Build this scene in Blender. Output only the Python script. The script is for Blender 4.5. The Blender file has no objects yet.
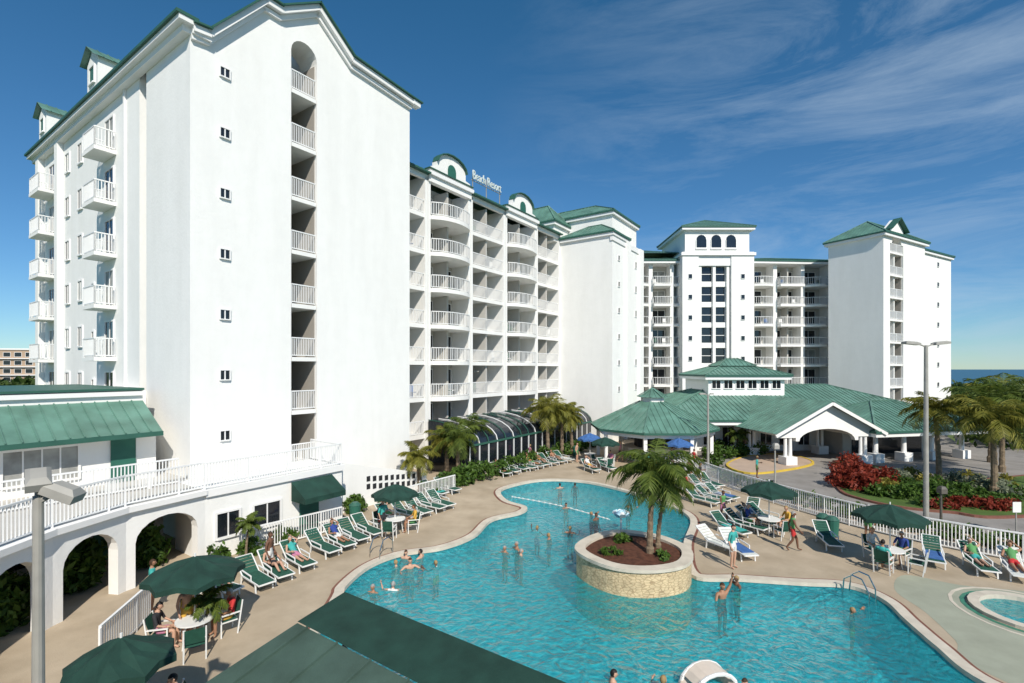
import bpy, bmesh, math, random
import numpy as np
from mathutils import Vector, Matrix
from mathutils.geometry import tessellate_polygon
R=random.Random(7)
scn=bpy.context.scene
H=8.0;F=490.0
def G(u,v,z=0.0):  # u, v: image pixel column and row
    """image pixel coordinates, projected from the camera -> world point on level z"""
    d=F*(H-z)/(v-369.0)
    return ((u-512)/F*d,d)
# ------------------------------------------------------------ materials
MATS={}
def mat(name,col,rough=0.7,var=0.12,scale=3.0,bump=0.0,bscale=20,metal=0.0,spec=0.3,col2=None,stain=0.0,ss=(1.0,1.0,0.16)):
    if name in MATS: return MATS[name]
    m=bpy.data.materials.new(name); m.use_nodes=True
    nt=m.node_tree; N=nt.nodes; L=nt.links
    p=N['Principled BSDF']; p.inputs['Roughness'].default_value=rough
    p.inputs['Metallic'].default_value=metal
    p.inputs['Specular IOR Level'].default_value=spec
    geo=N.new('ShaderNodeNewGeometry')
    nz=N.new('ShaderNodeTexNoise'); nz.inputs['Scale'].default_value=scale; nz.inputs['Detail'].default_value=6
    L.new(geo.outputs['Position'],nz.inputs['Vector'])
    cr=N.new('ShaderNodeValToRGB')
    c2=col2 if col2 else tuple(min(1,c*(1+var)) for c in col)
    c1=tuple(c*(1-var) for c in col)
    cr.color_ramp.elements[0].position=0.3; cr.color_ramp.elements[1].position=0.7
    cr.color_ramp.elements[0].color=(*c1,1); cr.color_ramp.elements[1].color=(*c2,1)
    L.new(nz.outputs['Fac'],cr.inputs['Fac'])
    out=cr.outputs['Color']
    if stain>0:
        mp=N.new('ShaderNodeMapping'); mp.inputs['Scale'].default_value=ss
        L.new(geo.outputs['Position'],mp.inputs['Vector'])
        n2=N.new('ShaderNodeTexNoise'); n2.inputs['Scale'].default_value=0.8; n2.inputs['Detail'].default_value=9; n2.inputs['Roughness'].default_value=0.65
        L.new(mp.outputs[0],n2.inputs['Vector'])
        r2=N.new('ShaderNodeValToRGB'); r2.color_ramp.elements[0].position=0.33; r2.color_ramp.elements[1].position=0.6
        r2.color_ramp.elements[0].color=(1-stain,1-stain,1-stain*1.1,1); r2.color_ramp.elements[1].color=(1,1,1,1)
        L.new(n2.outputs['Fac'],r2.inputs['Fac'])
        mx=N.new('ShaderNodeMixRGB'); mx.blend_type='MULTIPLY'; mx.inputs[0].default_value=1
        L.new(out,mx.inputs[1]); L.new(r2.outputs['Color'],mx.inputs[2]); out=mx.outputs[0]
    L.new(out,p.inputs['Base Color'])
    if bump>0:
        nb=N.new('ShaderNodeTexNoise'); nb.inputs['Scale'].default_value=bscale; nb.inputs['Detail'].default_value=4
        L.new(geo.outputs['Position'],nb.inputs['Vector'])
        bp=N.new('ShaderNodeBump'); bp.inputs['Strength'].default_value=bump; bp.inputs['Distance'].default_value=0.03
        L.new(nb.outputs['Fac'],bp.inputs['Height']); L.new(bp.outputs['Normal'],p.inputs['Normal'])
    MATS[name]=m; return m
STUC=mat('white_stucco',(0.84,0.83,0.80),0.85,0.015,1.5,0.3,7,stain=0.05)
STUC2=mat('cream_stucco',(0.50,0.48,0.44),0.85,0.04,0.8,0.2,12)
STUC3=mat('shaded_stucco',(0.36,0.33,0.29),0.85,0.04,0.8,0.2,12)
TRIM=mat('white_trim',(0.82,0.81,0.79),0.5,0.02,2)
RAIL=mat('white_rail',(0.80,0.80,0.79),0.4,0.02,2)
ROOF=mat('green_metal_roof',(0.115,0.235,0.185),0.42,0.16,0.8,spec=0.5,stain=0.2,ss=(1,1,1))
ROOFD=mat('green_fascia',(0.035,0.11,0.082),0.5,0.1,1.5)
AWN=mat('dark_green_canvas',(0.014,0.048,0.036),0.85,0.25,2.0,0.2,30)
AWN2=mat('lit_green_canvas',(0.06,0.105,0.085),0.85,0.25,0.9,0.2,30,stain=.25,ss=(1,1,1))
GLASS=mat('dark_glass',(0.012,0.016,0.022),0.10,0.3,0.7,spec=0.7)
CURT=mat('curtain',(0.33,0.33,0.31),0.6,0.25,2)
DARK=mat('dark_opening',(0.025,0.027,0.03),0.8,0.3,1)
DOORG=mat('green_door',(0.03,0.13,0.095),0.5,0.1,2)
DECK=mat('deck_concrete',(0.42,0.335,0.235),0.85,0.13,0.45,0.25,25,col2=(0.49,0.40,0.295),stain=.14,ss=(1.2,1.2,1))
DECK2=mat('deck_grey',(0.33,0.345,0.27),0.85,0.1,0.6,0.2,25,stain=.12,ss=(1.2,1.2,1))
COPE=mat('coping',(0.58,0.52,0.43),0.8,0.1,2,0.2,20,stain=.12,ss=(2,2,1))
TILE=mat('brick_line',(0.20,0.085,0.06),0.7,0.2,4)
GRASS=mat('grass',(0.07,0.12,0.025),0.95,0.35,0.6,0.5,6)
ASPH=mat('asphalt',(0.27,0.25,0.23),0.9,0.12,0.4,0.25,30,stain=.15,ss=(1,1,1))
PAVE=mat('pink_paving',(0.45,0.34,0.26),0.9,0.1,0.8)
KERB=mat('kerb',(0.5,0.49,0.46),0.85,0.06,2)
YEL=mat('yellow_kerb',(0.6,0.42,0.06),0.7,0.1,2)
SOIL=mat('mulch',(0.09,0.035,0.02),0.95,0.4,5,0.5,15)
METAL=mat('lamp_metal',(0.33,0.32,0.29),0.5,0.12,3,spec=0.4)
BRONZE=mat('bronze_metal',(0.10,0.09,0.075),0.45,0.2,3,spec=0.5)
CHROME=mat('steel',(0.6,0.6,0.6),0.15,0.05,3,metal=1)
TRUNK=mat('palm_trunk',(0.20,0.15,0.10),0.9,0.3,9,0.6,20)
PLAW=mat('white_plastic',(0.75,0.75,0.73),0.4,0.03,3)
FAB_G=mat('green_sling',(0.02,0.085,0.058),0.75,0.15,8)
FAB_W=mat('white_sling',(0.6,0.62,0.58),0.75,0.1,8)
TOWEL=mat('blue_towel',(0.05,0.13,0.33),0.9,0.15,6)
def leafmat(name,c1,c2,sc=1.5):
    m=bpy.data.materials.new(name); m.use_nodes=True
    N=m.node_tree.nodes; L=m.node_tree.links; p=N['Principled BSDF']
    p.inputs['Roughness'].default_value=0.55; p.inputs['Specular IOR Level'].default_value=0.25
    geo=N.new('ShaderNodeNewGeometry'); cr=N.new('ShaderNodeValToRGB')
    cr.color_ramp.elements[0].color=(*c1,1); cr.color_ramp.elements[1].color=(*c2,1)
    nz=N.new('ShaderNodeTexNoise'); nz.inputs['Scale'].default_value=sc
    L.new(geo.outputs['Position'],nz.inputs['Vector'])
    ad=N.new('ShaderNodeMath'); ad.operation='MULTIPLY_ADD'; ad.inputs[1].default_value=0.6
    L.new(geo.outputs['Random Per Island'],ad.inputs[0])
    sb=N.new('ShaderNodeMath'); sb.operation='MULTIPLY'; sb.inputs[1].default_value=0.5
    L.new(nz.outputs['Fac'],sb.inputs[0]); L.new(sb.outputs[0],ad.inputs[2])
    L.new(ad.outputs[0],cr.inputs['Fac']); L.new(cr.outputs['Color'],p.inputs['Base Color'])
    tr=N.new('ShaderNodeBsdfTranslucent'); L.new(cr.outputs['Color'],tr.inputs['Color'])
    mx=N.new('ShaderNodeMixShader'); mx.inputs[0].default_value=0.3
    L.new(p.outputs[0],mx.inputs[1]); L.new(tr.outputs[0],mx.inputs[2])
    L.new(mx.outputs[0],N['Material Output'].inputs['Surface'])
    MATS[name]=m; return m
PALM=leafmat('palm_leaf',(0.035,0.075,0.015),(0.18,0.23,0.04))
PALMY=leafmat('palm_leaf_yellow',(0.08,0.11,0.02),(0.32,0.29,0.05))
LEAF=leafmat('shrub_leaf',(0.02,0.06,0.012),(0.11,0.19,0.03))
LEAF2=leafmat('tree_leaf',(0.02,0.05,0.012),(0.09,0.135,0.03),0.4)
LEAFR=leafmat('red_leaf',(0.14,0.015,0.012),(0.32,0.06,0.03))
LEAFY=leafmat('yellow_leaf',(0.12,0.13,0.02),(0.35,0.30,0.06))
LEAFS=leafmat('silver_leaf',(0.12,0.15,0.09),(0.3,0.32,0.22))

# ------------------------------------------------------------ builder
class B:
    def __init__(s,name,loc=(0,0,0),rot=0.0):
        s.name=name; s.M=Matrix.Translation(loc)@Matrix.Rotation(rot,4,'Z'); s.parts={}
    def _p(s,part,m):
        k=(part,m.name)
        if k not in s.parts: s.parts[k]=([],[],m)
        return s.parts[k]
    def faces(s,part,m,vs,fs):
        V,Fc,_=s._p(part,m); o=len(V)
        V.extend([tuple(v) for v in vs]); Fc.extend([tuple(i+o for i in f) for f in fs])
    def box(s,part,m,x0,x1,y0,y1,z0,z1):
        s.faces(part,m,[(x0,y0,z0),(x1,y0,z0),(x1,y1,z0),(x0,y1,z0),(x0,y0,z1),(x1,y0,z1),(x1,y1,z1),(x0,y1,z1)],
          [(0,3,2,1),(4,5,6,7),(0,1,5,4),(1,2,6,5),(2,3,7,6),(3,0,4,7)])
    def prism(s,part,m,pts,z0,z1):
        n=len(pts)
        tri=tessellate_polygon([[Vector((p[0],p[1],0)) for p in pts]])
        vs=[(p[0],p[1],z0) for p in pts]+[(p[0],p[1],z1) for p in pts]
        fs=[(a+n,b+n,c+n) for a,b,c in tri]+[(c,b,a) for a,b,c in tri]+[(i,(i+1)%n,(i+1)%n+n,i+n) for i in range(n)]
        s.faces(part,m,vs,fs)
    def prof(s,part,m,pts,p0,p1,th):
        """profile (a,z) in the vertical plane p0->p1 (a in metres along), thickness th behind (left of dir)"""
        d=Vector((p1[0]-p0[0],p1[1]-p0[1],0)).normalized(); nrm=Vector((-d.y,d.x,0))
        n=len(pts); o=Vector((p0[0],p0[1],0))
        tri=tessellate_polygon([[Vector((p[0],p[1],0)) for p in pts]])
        vs=[o+d*a+Vector((0,0,z)) for a,z in pts]+[o+d*a+nrm*th+Vector((0,0,z)) for a,z in pts]
        fs=[tuple(t) for t in tri]+[(c+n,b+n,a+n) for a,b,c in tri]+[(i,i+n,(i+1)%n+n,(i+1)%n) for i in range(n)]
        s.faces(part,m,vs,fs)
    def cyl(s,part,m,p0,p1,r0,r1=None,n=8,cap=True):
        r1=r0 if r1 is None else r1
        p0=Vector(p0);p1=Vector(p1); d=(p1-p0).normalized()
        a=d.orthogonal().normalized(); b=d.cross(a)
        vs=[];
        for p,r in((p0,r0),(p1,r1)):
            for i in range(n):
                t=2*math.pi*i/n; vs.append(p+a*math.cos(t)*r+b*math.sin(t)*r)
        fs=[(i,(i+1)%n,(i+1)%n+n,i+n) for i in range(n)]
        if cap: fs+= [tuple(range(n-1,-1,-1)),tuple(range(n,2*n))]
        s.faces(part,m,vs,fs)
    def beam(s,part,m,p0,p1,w,h):
        p0=Vector(p0);p1=Vector(p1); d=(p1-p0).normalized()
        sd=Vector((-d.y,d.x,0)); 
        if sd.length<1e-4: sd=Vector((1,0,0))
        sd.normalize(); up=d.cross(sd)
        vs=[p+sd*i*w/2+up*j*h/2 for p in(p0,p1) for i,j in((-1,-1),(1,-1),(1,1),(-1,1))]
        s.faces(part,m,vs,[(0,1,2,3),(7,6,5,4),(0,4,5,1),(1,5,6,2),(2,6,7,3),(3,7,4,0)])
    def rail(s,p0,p1,z,h=1.05,sp=0.14,th=0.035,part='railings',m=None,posts=True):
        m=m or RAIL
        s.beam(part,m,(p0[0],p0[1],z+h),(p1[0],p1[1],z+h),0.07,0.06)
        s.beam(part,m,(p0[0],p0[1],z+0.10),(p1[0],p1[1],z+0.10),0.045,0.05)
        L=math.hypot(p1[0]-p0[0],p1[1]-p0[1]); n=max(1,int(L/sp))
        for i in range(n+1):
            f=i/n; x=p0[0]+(p1[0]-p0[0])*f; y=p0[1]+(p1[1]-p0[1])*f
            w=th*1.0 if not(posts and i%int(max(1,1.8/sp))==0) else th*1.8
            zb=z+0.12 if w<th*1.5 else z
            V=w/2
            s.box(part,m,x-V,x+V,y-V,y+V,zb,z+h-0.03)
    def roofface(s,part,m,pts,sp=0.45,rib=True):
        pts=[Vector(p) for p in pts]; n=len(pts)
        s.faces(part,m,pts,[tuple(range(n))])
        if not rib: return
        e=(pts[1]-pts[0]).normalized(); nr=(pts[1]-pts[0]).cross(pts[-1]-pts[0]).normalized()
        if nr.z<0: nr=-nr; 
        up=nr.cross(e)
        if up.dot(pts[-1]-pts[0])<0: up=-up
        Lq=(pts[1]-pts[0]).length
        q=[((p-pts[0]).dot(e),(p-pts[0]).dot(up)) for p in pts]
        k=int(Lq/sp)
        for i in range(1,k):
            a=Lq*i/k; best=0
            for j in range(1,n):
                (x0,y0),(x1,y1)=q[j],q[(j+1)%n]
                if abs(x1-x0)<1e-6: continue
                f=(a-x0)/(x1-x0)
                if 0<=f<=1: best=max(best,y0+(y1-y0)*f)
            if best>0.25:
                A=pts[0]+e*a; Bp=A+up*best
                w=e*0.02; hh=nr*0.05
                s.faces(part,m,[A-w,A+w,A+w+hh,A-w+hh,Bp-w,Bp+w,Bp+w+hh,Bp-w+hh],[(3,2,6,7),(0,4,5,1),(0,3,7,4),(1,5,6,2),(0,1,2,3)])
    def hip(s,x0,x1,y0,y1,z,h,oh=0.5,part='roof',m=None,fascia=True,sp=0.45,inset=None):
        m=m or ROOF
        X0,X1,Y0,Y1=x0-oh,x1+oh,y0-oh,y1+oh
        w=min(X1-X0,Y1-Y0)/2
        if inset is not None: w=inset
        if X1-X0>=Y1-Y0: a=(X0+w,(Y0+Y1)/2,z+h); b=(X1-w,(Y0+Y1)/2,z+h)
        else: a=((X0+X1)/2,Y0+w,z+h); b=((X0+X1)/2,Y1-w,z+h)
        c=[(X0,Y0,z),(X1,Y0,z),(X1,Y1,z),(X0,Y1,z)]
        same=(Vector(a)-Vector(b)).length<0.05
        if X1-X0>=Y1-Y0:
            fs=[[c[0],c[1],b,a] ,[c[1],c[2],b],[c[2],c[3],a,b],[c[3],c[0],a]]
        else:
            fs=[[c[0],c[1],a],[c[1],c[2],b,a],[c[2],c[3],b],[c[3],c[0],a,b]]
        for f in fs:
            if same and len(f)==4: f=f[:3]
            s.roofface(part,m,f,sp)
        for p_,q_ in ((c[0],a),(c[3],a if X1-X0>=Y1-Y0 else b),(c[1],b if X1-X0>=Y1-Y0 else a),(c[2],b),(a,b)):
            if (Vector(p_)-Vector(q_)).length>.1: s.beam('ridge_caps',m,Vector(p_)+Vector((0,0,.05)),Vector(q_)+Vector((0,0,.05)),0.16,0.06)
        if fascia:
            s.box('fascia',ROOFD,X0,X1,Y0,Y1,z-0.18,z-0.004)
            s.box('soffit',TRIM,X0+0.12,X1-0.12,Y0+0.12,Y1-0.12,z-0.5,z-0.182)
    def window(s,xc,z0,z1,w,y,axis='y',sgn=-1,gm=None,frame=0.09,mull=0):
        gm=gm or GLASS
        def bx(part,m,a0,a1,d0,d1,q0,q1):
            d0,d1=sorted((y+sgn*d0,y+sgn*d1))
            if axis=='y': s.box(part,m,a0,a1,d0,d1,q0,q1)
            else: s.box(part,m,d0,d1,a0,a1,q0,q1)
        bx('windows',gm,xc-w/2,xc+w/2,-0.05,0.012,z0,z1)
        f=frame
        bx('window_frames',TRIM,xc-w/2-f,xc-w/2,-0.02,0.07,z0-f,z1+f)
        bx('window_frames',TRIM,xc+w/2,xc+w/2+f,-0.02,0.07,z0-f,z1+f)
        bx('window_frames',TRIM,xc-w/2,xc+w/2,-0.02,0.068,z1,z1+f)
        bx('window_frames',TRIM,xc-w/2,xc+w/2,-0.02,0.11,z0-f,z0)
        for k in range(mull):
            xx=xc-w/2+w*(k+1)/(mull+1)
            bx('window_frames',TRIM,xx-0.025,xx+0.025,0.013,0.045,z0,z1)
    def finish(s):
        single=len(s.parts)==1
        if not single:
            e=bpy.data.objects.new(s.name,None); scn.collection.objects.link(e); e.matrix_world=s.M
        for (part,mn),(V,Fc,m) in s.parts.items():
            me=bpy.data.meshes.new(part); me.from_pydata(V,[],Fc); me.materials.append(m); me.validate()
            o=bpy.data.objects.new(s.name if single else part,me); scn.collection.objects.link(o)
            if single: o.matrix_world=s.M
            else: o.parent=e
        return o if single else e
    def mesh(s):
        V=[];Fc=[];mi=[];ms=[]
        for (part,mn),(v,f,m) in s.parts.items():
            if m not in ms: ms.append(m)
            o=len(V); V+=v; Fc+=[tuple(i+o for i in q) for q in f]; mi+=[ms.index(m)]*len(f)
        me=bpy.data.meshes.new(s.name); me.from_pydata(V,[],Fc)
        for m in ms: me.materials.append(m)
        me.polygons.foreach_set('material_index',mi); me.update(); return me
def put(me,name,x,y,z=0,rot=0,sc=1,mats=None):
    o=bpy.data.objects.new(name,me); scn.collection.objects.link(o)
    o.location=(x,y,z); o.rotation_euler=(0,0,rot)
    o.scale=(sc,sc,sc) if not isinstance(sc,tuple) else sc
    if mats:
        for i,m in mats.items():
            o.material_slots[i].link='OBJECT'; o.material_slots[i].material=m
    return o
def spline(pts,k=8,closed=True):
    out=[];n=len(pts)
    rng=range(n) if closed else range(n-1)
    for i in rng:
        def q(j): return pts[j%n] if closed else pts[max(0,min(n-1,j))]
        p0,p1,p2,p3=q(i-1),q(i),q(i+1),q(i+2)
        for a in range(k):
            t=a/k
            out.append(tuple(0.5*((2*p1[c])+(-p0[c]+p2[c])*t+(2*p0[c]-5*p1[c]+4*p2[c]-p3[c])*t*t+(-p0[c]+3*p1[c]-3*p2[c]+p3[c])*t**3) for c in(0,1)))
    if not closed: out.append(tuple(pts[-1]))
    return out
def sheet(name,m,outer,z,holes=()):
    loops=[[Vector((p[0],p[1],0)) for p in l] for l in [outer]+list(holes)]
    tri=tessellate_polygon(loops)
    V=[(v.x,v.y,z) for l in loops for v in l]
    me=bpy.data.meshes.new(name); me.from_pydata(V,[],[tuple(t) for t in tri])
    bm=bmesh.new(); bm.from_mesh(me); 
    for f in bm.faces:
        if f.normal.z<0: f.normal_flip()
    bm.to_mesh(me); bm.free()
    me.materials.append(m); o=bpy.data.objects.new(name,me); scn.collection.objects.link(o); return o
def offset(pts,d):
    n=len(pts);out=[]
    ar=sum(pts[i][0]*pts[(i+1)%n][1]-pts[(i+1)%n][0]*pts[i][1] for i in range(n))
    sg=1 if ar>0 else -1
    for i in range(n):
        a=Vector(pts[i-1]);b=Vector(pts[(i+1)%n]); t=(b-a).normalized(); nr=Vector((t.y,-t.x))*sg
        out.append((pts[i][0]+nr.x*d,pts[i][1]+nr.y*d))
    return out
def ring(name,m,inner,outer,z0,z1):
    n=len(inner); V=[(p[0],p[1],z1) for p in inner]+[(p[0],p[1],z1) for p in outer]+[(p[0],p[1],z0) for p in inner]+[(p[0],p[1],z0) for p in outer]
    Fc=[]
    for i in range(n):
        j=(i+1)%n
        Fc+=[(i,i+n,j+n,j),(i,j,j+2*n,i+2*n),(i+n,i+3*n,j+3*n,j+n)]
    me=bpy.data.meshes.new(name); me.from_pydata(V,[],Fc); me.materials.append(m)
    bm=bmesh.new(); bm.from_mesh(me); bmesh.ops.recalc_face_normals(bm,faces=bm.faces); bm.to_mesh(me); bm.free()
    o=bpy.data.objects.new(name,me); scn.collection.objects.link(o); return o

# ------------------------------------------------------------ foliage
def foliage(name,blobs,count,m,size=0.12,seed=1,rough=0.35):
    rg=np.random.default_rng(seed); V=[];Fc=[]
    vol=np.array([b[3]*b[4]+b[3]*b[5] for b in blobs]); vol=vol/vol.sum()
    for b,w in zip(blobs,vol):
        n=max(20,int(count*w)); ncl=max(6,n//22)
        d=rg.normal(size=(ncl,3)); d/=np.linalg.norm(d,axis=1)[:,None]
        rr=(0.55+0.5*rg.random(ncl))[:,None]
        cl=d*rr
        idx=rg.integers(0,ncl,n); p=cl[idx]+rg.normal(size=(n,3))*rough*0.45
        p=p*np.array(b[3:6])+np.array(b[:3]); 
        p=p[p[:,2]>0.02]; n=len(p)
        a=rg.normal(size=(n,3)); a/=np.linalg.norm(a,axis=1)[:,None]
        c=rg.normal(size=(n,3)); c=np.cross(a,c); c/=np.linalg.norm(c,axis=1)[:,None]
        s=size*(0.6+0.8*rg.random(n))[:,None]
        q=np.stack([p-a*s,p+c*s*0.45,p+a*s,p-c*s*0.45],1).reshape(-1,3)
        o=len(V); V.extend(q.tolist()); Fc.extend([(o+4*i,o+4*i+1,o+4*i+2,o+4*i+3) for i in range(n)])
    me=bpy.data.meshes.new(name); me.from_pydata(V,[],Fc); me.materials.append(m)
    o=bpy.data.objects.new(name,me); scn.collection.objects.link(o); return o
def palm(x,y,h,r,nf=26,seed=0,lean=0.0,z0=0,m=None,tr=0.13,name='palm_tree',droop=1.0):
    m=m or PALM; rg=random.Random(seed); b=B(name,(x,y,z0),rg.random()*6.28)
    n=9; vs=[];fs=[]; k=9
    for i in range(n+1):
        t=i/n; c=Vector((lean*t*t,0,h*t)); rad=tr*(1.35-0.5*t if t>0.1 else 1.7-3*t)
        for ring_ in ((c,rad),(c+Vector((0,0,h/n*0.75)),rad*1.1)) if i<n else ((c,rad),):
            for j in range(k):
                a=6.283*j/k; vs.append(ring_[0]+Vector((math.cos(a)*ring_[1],math.sin(a)*ring_[1],0)))
    rings=len(vs)//k
    for i in range(rings-1):
        for j in range(k): fs.append((i*k+j,i*k+(j+1)%k,(i+1)*k+(j+1)%k,(i+1)*k+j))
    b.faces('trunk',TRUNK,vs,fs)
    top=Vector((lean,0,h))
    b.cyl('crownshaft',PALMY,top-Vector((0,0,0.1)),top+Vector((0,0,0.45)),tr*1.1,tr*0.5)
    for f in range(nf):
        az=f*2.399+rg.uniform(-.25,.25); el=math.radians(80-105*(f/nf)**0.85+rg.uniform(-10,10)); Lf=r*rg.uniform(0.85,1.25)
        hd=Vector((math.cos(az),math.sin(az),0)); p=top+Vector((0,0,0.3)); seg=11; pts=[p.copy()]
        for i in range(seg):
            e=el-(i/seg)**1.3*math.radians(85)*droop
            p=p+(hd*math.cos(e)+Vector((0,0,math.sin(e))))*Lf/seg; pts.append(p.copy())
        side=Vector((-hd.y,hd.x,0))
        for i in range(seg):
            b.cyl('fronds',m,pts[i],pts[i+1],0.02*(1-i/seg)+0.006,n=3,cap=False)
            if i<1: continue
            t=i/seg; ll=Lf*0.36*math.sin(math.pi*(0.15+0.8*t))**0.7
            d=(pts[i+1]-pts[i])
            for q in range(4):
                base=pts[i]+d*(q/4)
                for sg in(-1,1):
                    dr=(side*sg*rg.uniform(.75,1)+d.normalized()*rg.uniform(.45,.8)+Vector((0,0,rg.uniform(-.75,-.1)))).normalized()
                    tip=base+dr*ll*rg.uniform(.8,1.1)+Vector((0,0,-ll*0.18)); mid=base+dr*ll*0.5
                    w=d.normalized()*0.020*max(1,r/1.8)
                    b.faces('fronds',m,[base-w*.6,base+w*.6,mid+w,tip,mid-w],[(0,1,2,3,4)])
    return b.finish()

# ============================================================ GROUND
PD=-1.48
pool_px=[(540,480.5),(582,481.5),(622,490),(662,503),(690,518),(684,545),(692,575),(742,579),(802,583),(850,586),(884,600),(906,620),(936,646),(985,683)]
pool_w=[G(*p) for p in pool_px]+[(13.2,10.2),(11.5,8.2),(7,6.6),(1,6.2),(-3.5,7.6),(-5.5,10.0)]+[G(*p) for p in [(338,603),(346,586),(370,566),(402,554),(442,548),(474,536),(492,520),(520,513),(526,507),(506,500),(503,489)]]
pool=spline(pool_w,7)
GX=3500
hole_out=[(-30,2),(36,2),(36,62),(-30,62)]
land=[(-GX,-300),(170,-300),(170,9000),(-GX,9000)]
sheet('ground',GRASS,land,0.0,[hole_out])
spa_c=G(1032,615); spa_in=[(spa_c[0]+1.25*math.cos(i*.2618),spa_c[1]+1.25*math.sin(i*.2618)) for i in range(24)]
sheet('pool_deck',DECK,hole_out,0.0,[offset(pool,0.02),spa_in])
OC=mat('ocean_water',(0.008,0.08,0.14),0.35,0.15,0.02,0.3,0.3,spec=0.3)
sheet('ocean',OC,[(170,-300),(9000,-300),(9000,9000),(170,9000)],-0.6)
SAND=mat('sand',(0.5,0.44,0.34),0.95,0.08,0.1)
sheet('beach_sand',SAND,[(150,-300),(185,-300),(185,9000),(150,9000)],0.004)
sp_o=spline([G(905,575),G(960,585),G(1030,592),(24,15.5),(24,9),(15.2,9.0),G(985,672),G(955,640),G(925,612),G(895,590)],6)
sheet('spa_surround',DECK2,sp_o,0.004,[[(spa_c[0]+1.6*math.cos(i*.2618),spa_c[1]+1.6*math.sin(i*.2618)) for i in range(24)]])
# pool basin
PLAST=mat('pool_plaster_caustics',(0.42,0.80,0.82),0.7,0.10,0.22)
nt=PLAST.node_tree; N=nt.nodes; L=nt.links
p=N['Principled BSDF']; src=p.inputs['Base Color'].links[0].from_socket
geo=N.new('ShaderNodeNewGeometry')
nz=N.new('ShaderNodeTexNoise'); nz.inputs['Scale'].default_value=1.1; nz.inputs['Detail'].default_value=4
L.new(geo.outputs['Position'],nz.inputs['Vector'])
mxv=N.new('ShaderNodeMixRGB'); mxv.inputs[0].default_value=0.4; L.new(geo.outputs['Position'],mxv.inputs[1]); L.new(nz.outputs['Color'],mxv.inputs[2])
vo=N.new('ShaderNodeTexVoronoi'); vo.feature='DISTANCE_TO_EDGE'; vo.inputs['Scale'].default_value=3.0; L.new(mxv.outputs[0],vo.inputs['Vector'])  # cell edges paint bright caustic light lines into the plaster colour
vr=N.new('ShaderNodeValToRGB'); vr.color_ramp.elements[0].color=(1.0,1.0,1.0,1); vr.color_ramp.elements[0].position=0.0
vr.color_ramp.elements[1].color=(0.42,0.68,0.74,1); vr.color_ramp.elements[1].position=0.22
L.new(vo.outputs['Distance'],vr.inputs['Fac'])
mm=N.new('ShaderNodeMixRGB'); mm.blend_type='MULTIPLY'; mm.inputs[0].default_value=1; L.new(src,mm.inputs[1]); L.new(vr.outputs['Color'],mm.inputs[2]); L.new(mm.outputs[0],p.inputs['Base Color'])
bs=B('swimming_pool')
n=len(pool)
bs.faces('walls',PLAST,[(q[0],q[1],-0.02) for q in pool]+[(q[0],q[1],PD) for q in pool],[(i,(i+1)%n,(i+1)%n+n,i+n) for i in range(n)])
tri=tessellate_polygon([[Vector((q[0],q[1],0)) for q in pool]])
bs.faces('floor',PLAST,[(q[0],q[1],PD) for q in pool],[tuple(t) for t in tri])
bs.finish()
ring('pool_coping',COPE,offset(pool,-0.03),offset(pool,0.32),-0.10,0.035)
ring('brick_edging',TILE,offset(pool,0.325),offset(pool,0.43),0.0,0.012)
W=bpy.data.materials.new('pool_water'); W.use_nodes=True; N=W.node_tree.nodes; L=W.node_tree.links; N.clear()
o_=N.new('ShaderNodeOutputMaterial'); tr=N.new('ShaderNodeBsdfTransparent'); tr.inputs[0].default_value=(0.38,0.91,0.95,1)
gl=N.new('ShaderNodeBsdfGlossy'); gl.inputs['Roughness'].default_value=0.05
fr=N.new('ShaderNodeFresnel'); fr.inputs[0].default_value=1.33
mx=N.new('ShaderNodeMixShader'); geo=N.new('ShaderNodeNewGeometry')
nz=N.new('ShaderNodeTexNoise'); nz.inputs['Scale'].default_value=2.6; nz.inputs['Detail'].default_value=7; nz.inputs['Distortion'].default_value=1.0
L.new(geo.outputs['Position'],nz.inputs['Vector']); bp=N.new('ShaderNodeBump'); bp.inputs['Strength'].default_value=1.0; bp.inputs['Distance'].default_value=0.20
L.new(nz.outputs['Fac'],bp.inputs['Height']); L.new(bp.outputs[0],gl.inputs['Normal']); L.new(bp.outputs[0],fr.inputs['Normal'])
df=N.new('ShaderNodeBsdfDiffuse'); df.inputs[0].default_value=(0.04,0.50,0.58,1); L.new(bp.outputs[0],df.inputs['Normal'])
m2=N.new('ShaderNodeMixShader'); m2.inputs[0].default_value=0.33; L.new(tr.outputs[0],m2.inputs[1]); L.new(df.outputs[0],m2.inputs[2])
L.new(fr.outputs[0],mx.inputs[0]); L.new(m2.outputs[0],mx.inputs[1]); L.new(gl.outputs[0],mx.inputs[2]); L.new(mx.outputs[0],o_.inputs[0])
sheet('pool_water',W,offset(pool,0.01),-0.12)
SPG=mat('spa_tile',(0.05,0.20,0.13),0.4,0.2,6)
circ=lambda r,n=24:[(spa_c[0]+r*math.cos(i*6.2832/n),spa_c[1]+r*math.sin(i*6.2832/n)) for i in range(n)]
hb=B('hot_tub')
for part,m,r0,r1,z0,z1 in(('rim',COPE,1.25,1.55,0,0.10),('green_band',SPG,1.61,1.75,0,0.012),('apron',COPE,1.95,2.05,0,0.012)):
    a,b_=circ(r0),circ(r1); 
    V=[(q[0],q[1],z1) for q in a]+[(q[0],q[1],z1) for q in b_]+[(q[0],q[1],-0.6) for q in a]+[(q[0],q[1],z0-0.01) for q in b_]
    Fc=[]
    for i in range(24):
        j=(i+1)%24; Fc+=[(i,i+24,j+24,j),(i,j,j+48,i+48),(i+24,i+72,j+72,j+24)]
    hb.faces(part,m,V,Fc)
hb.faces('floor',PLAST,[(q[0],q[1],-0.6) for q in circ(1.26)],[tuple(range(24))])
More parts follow.
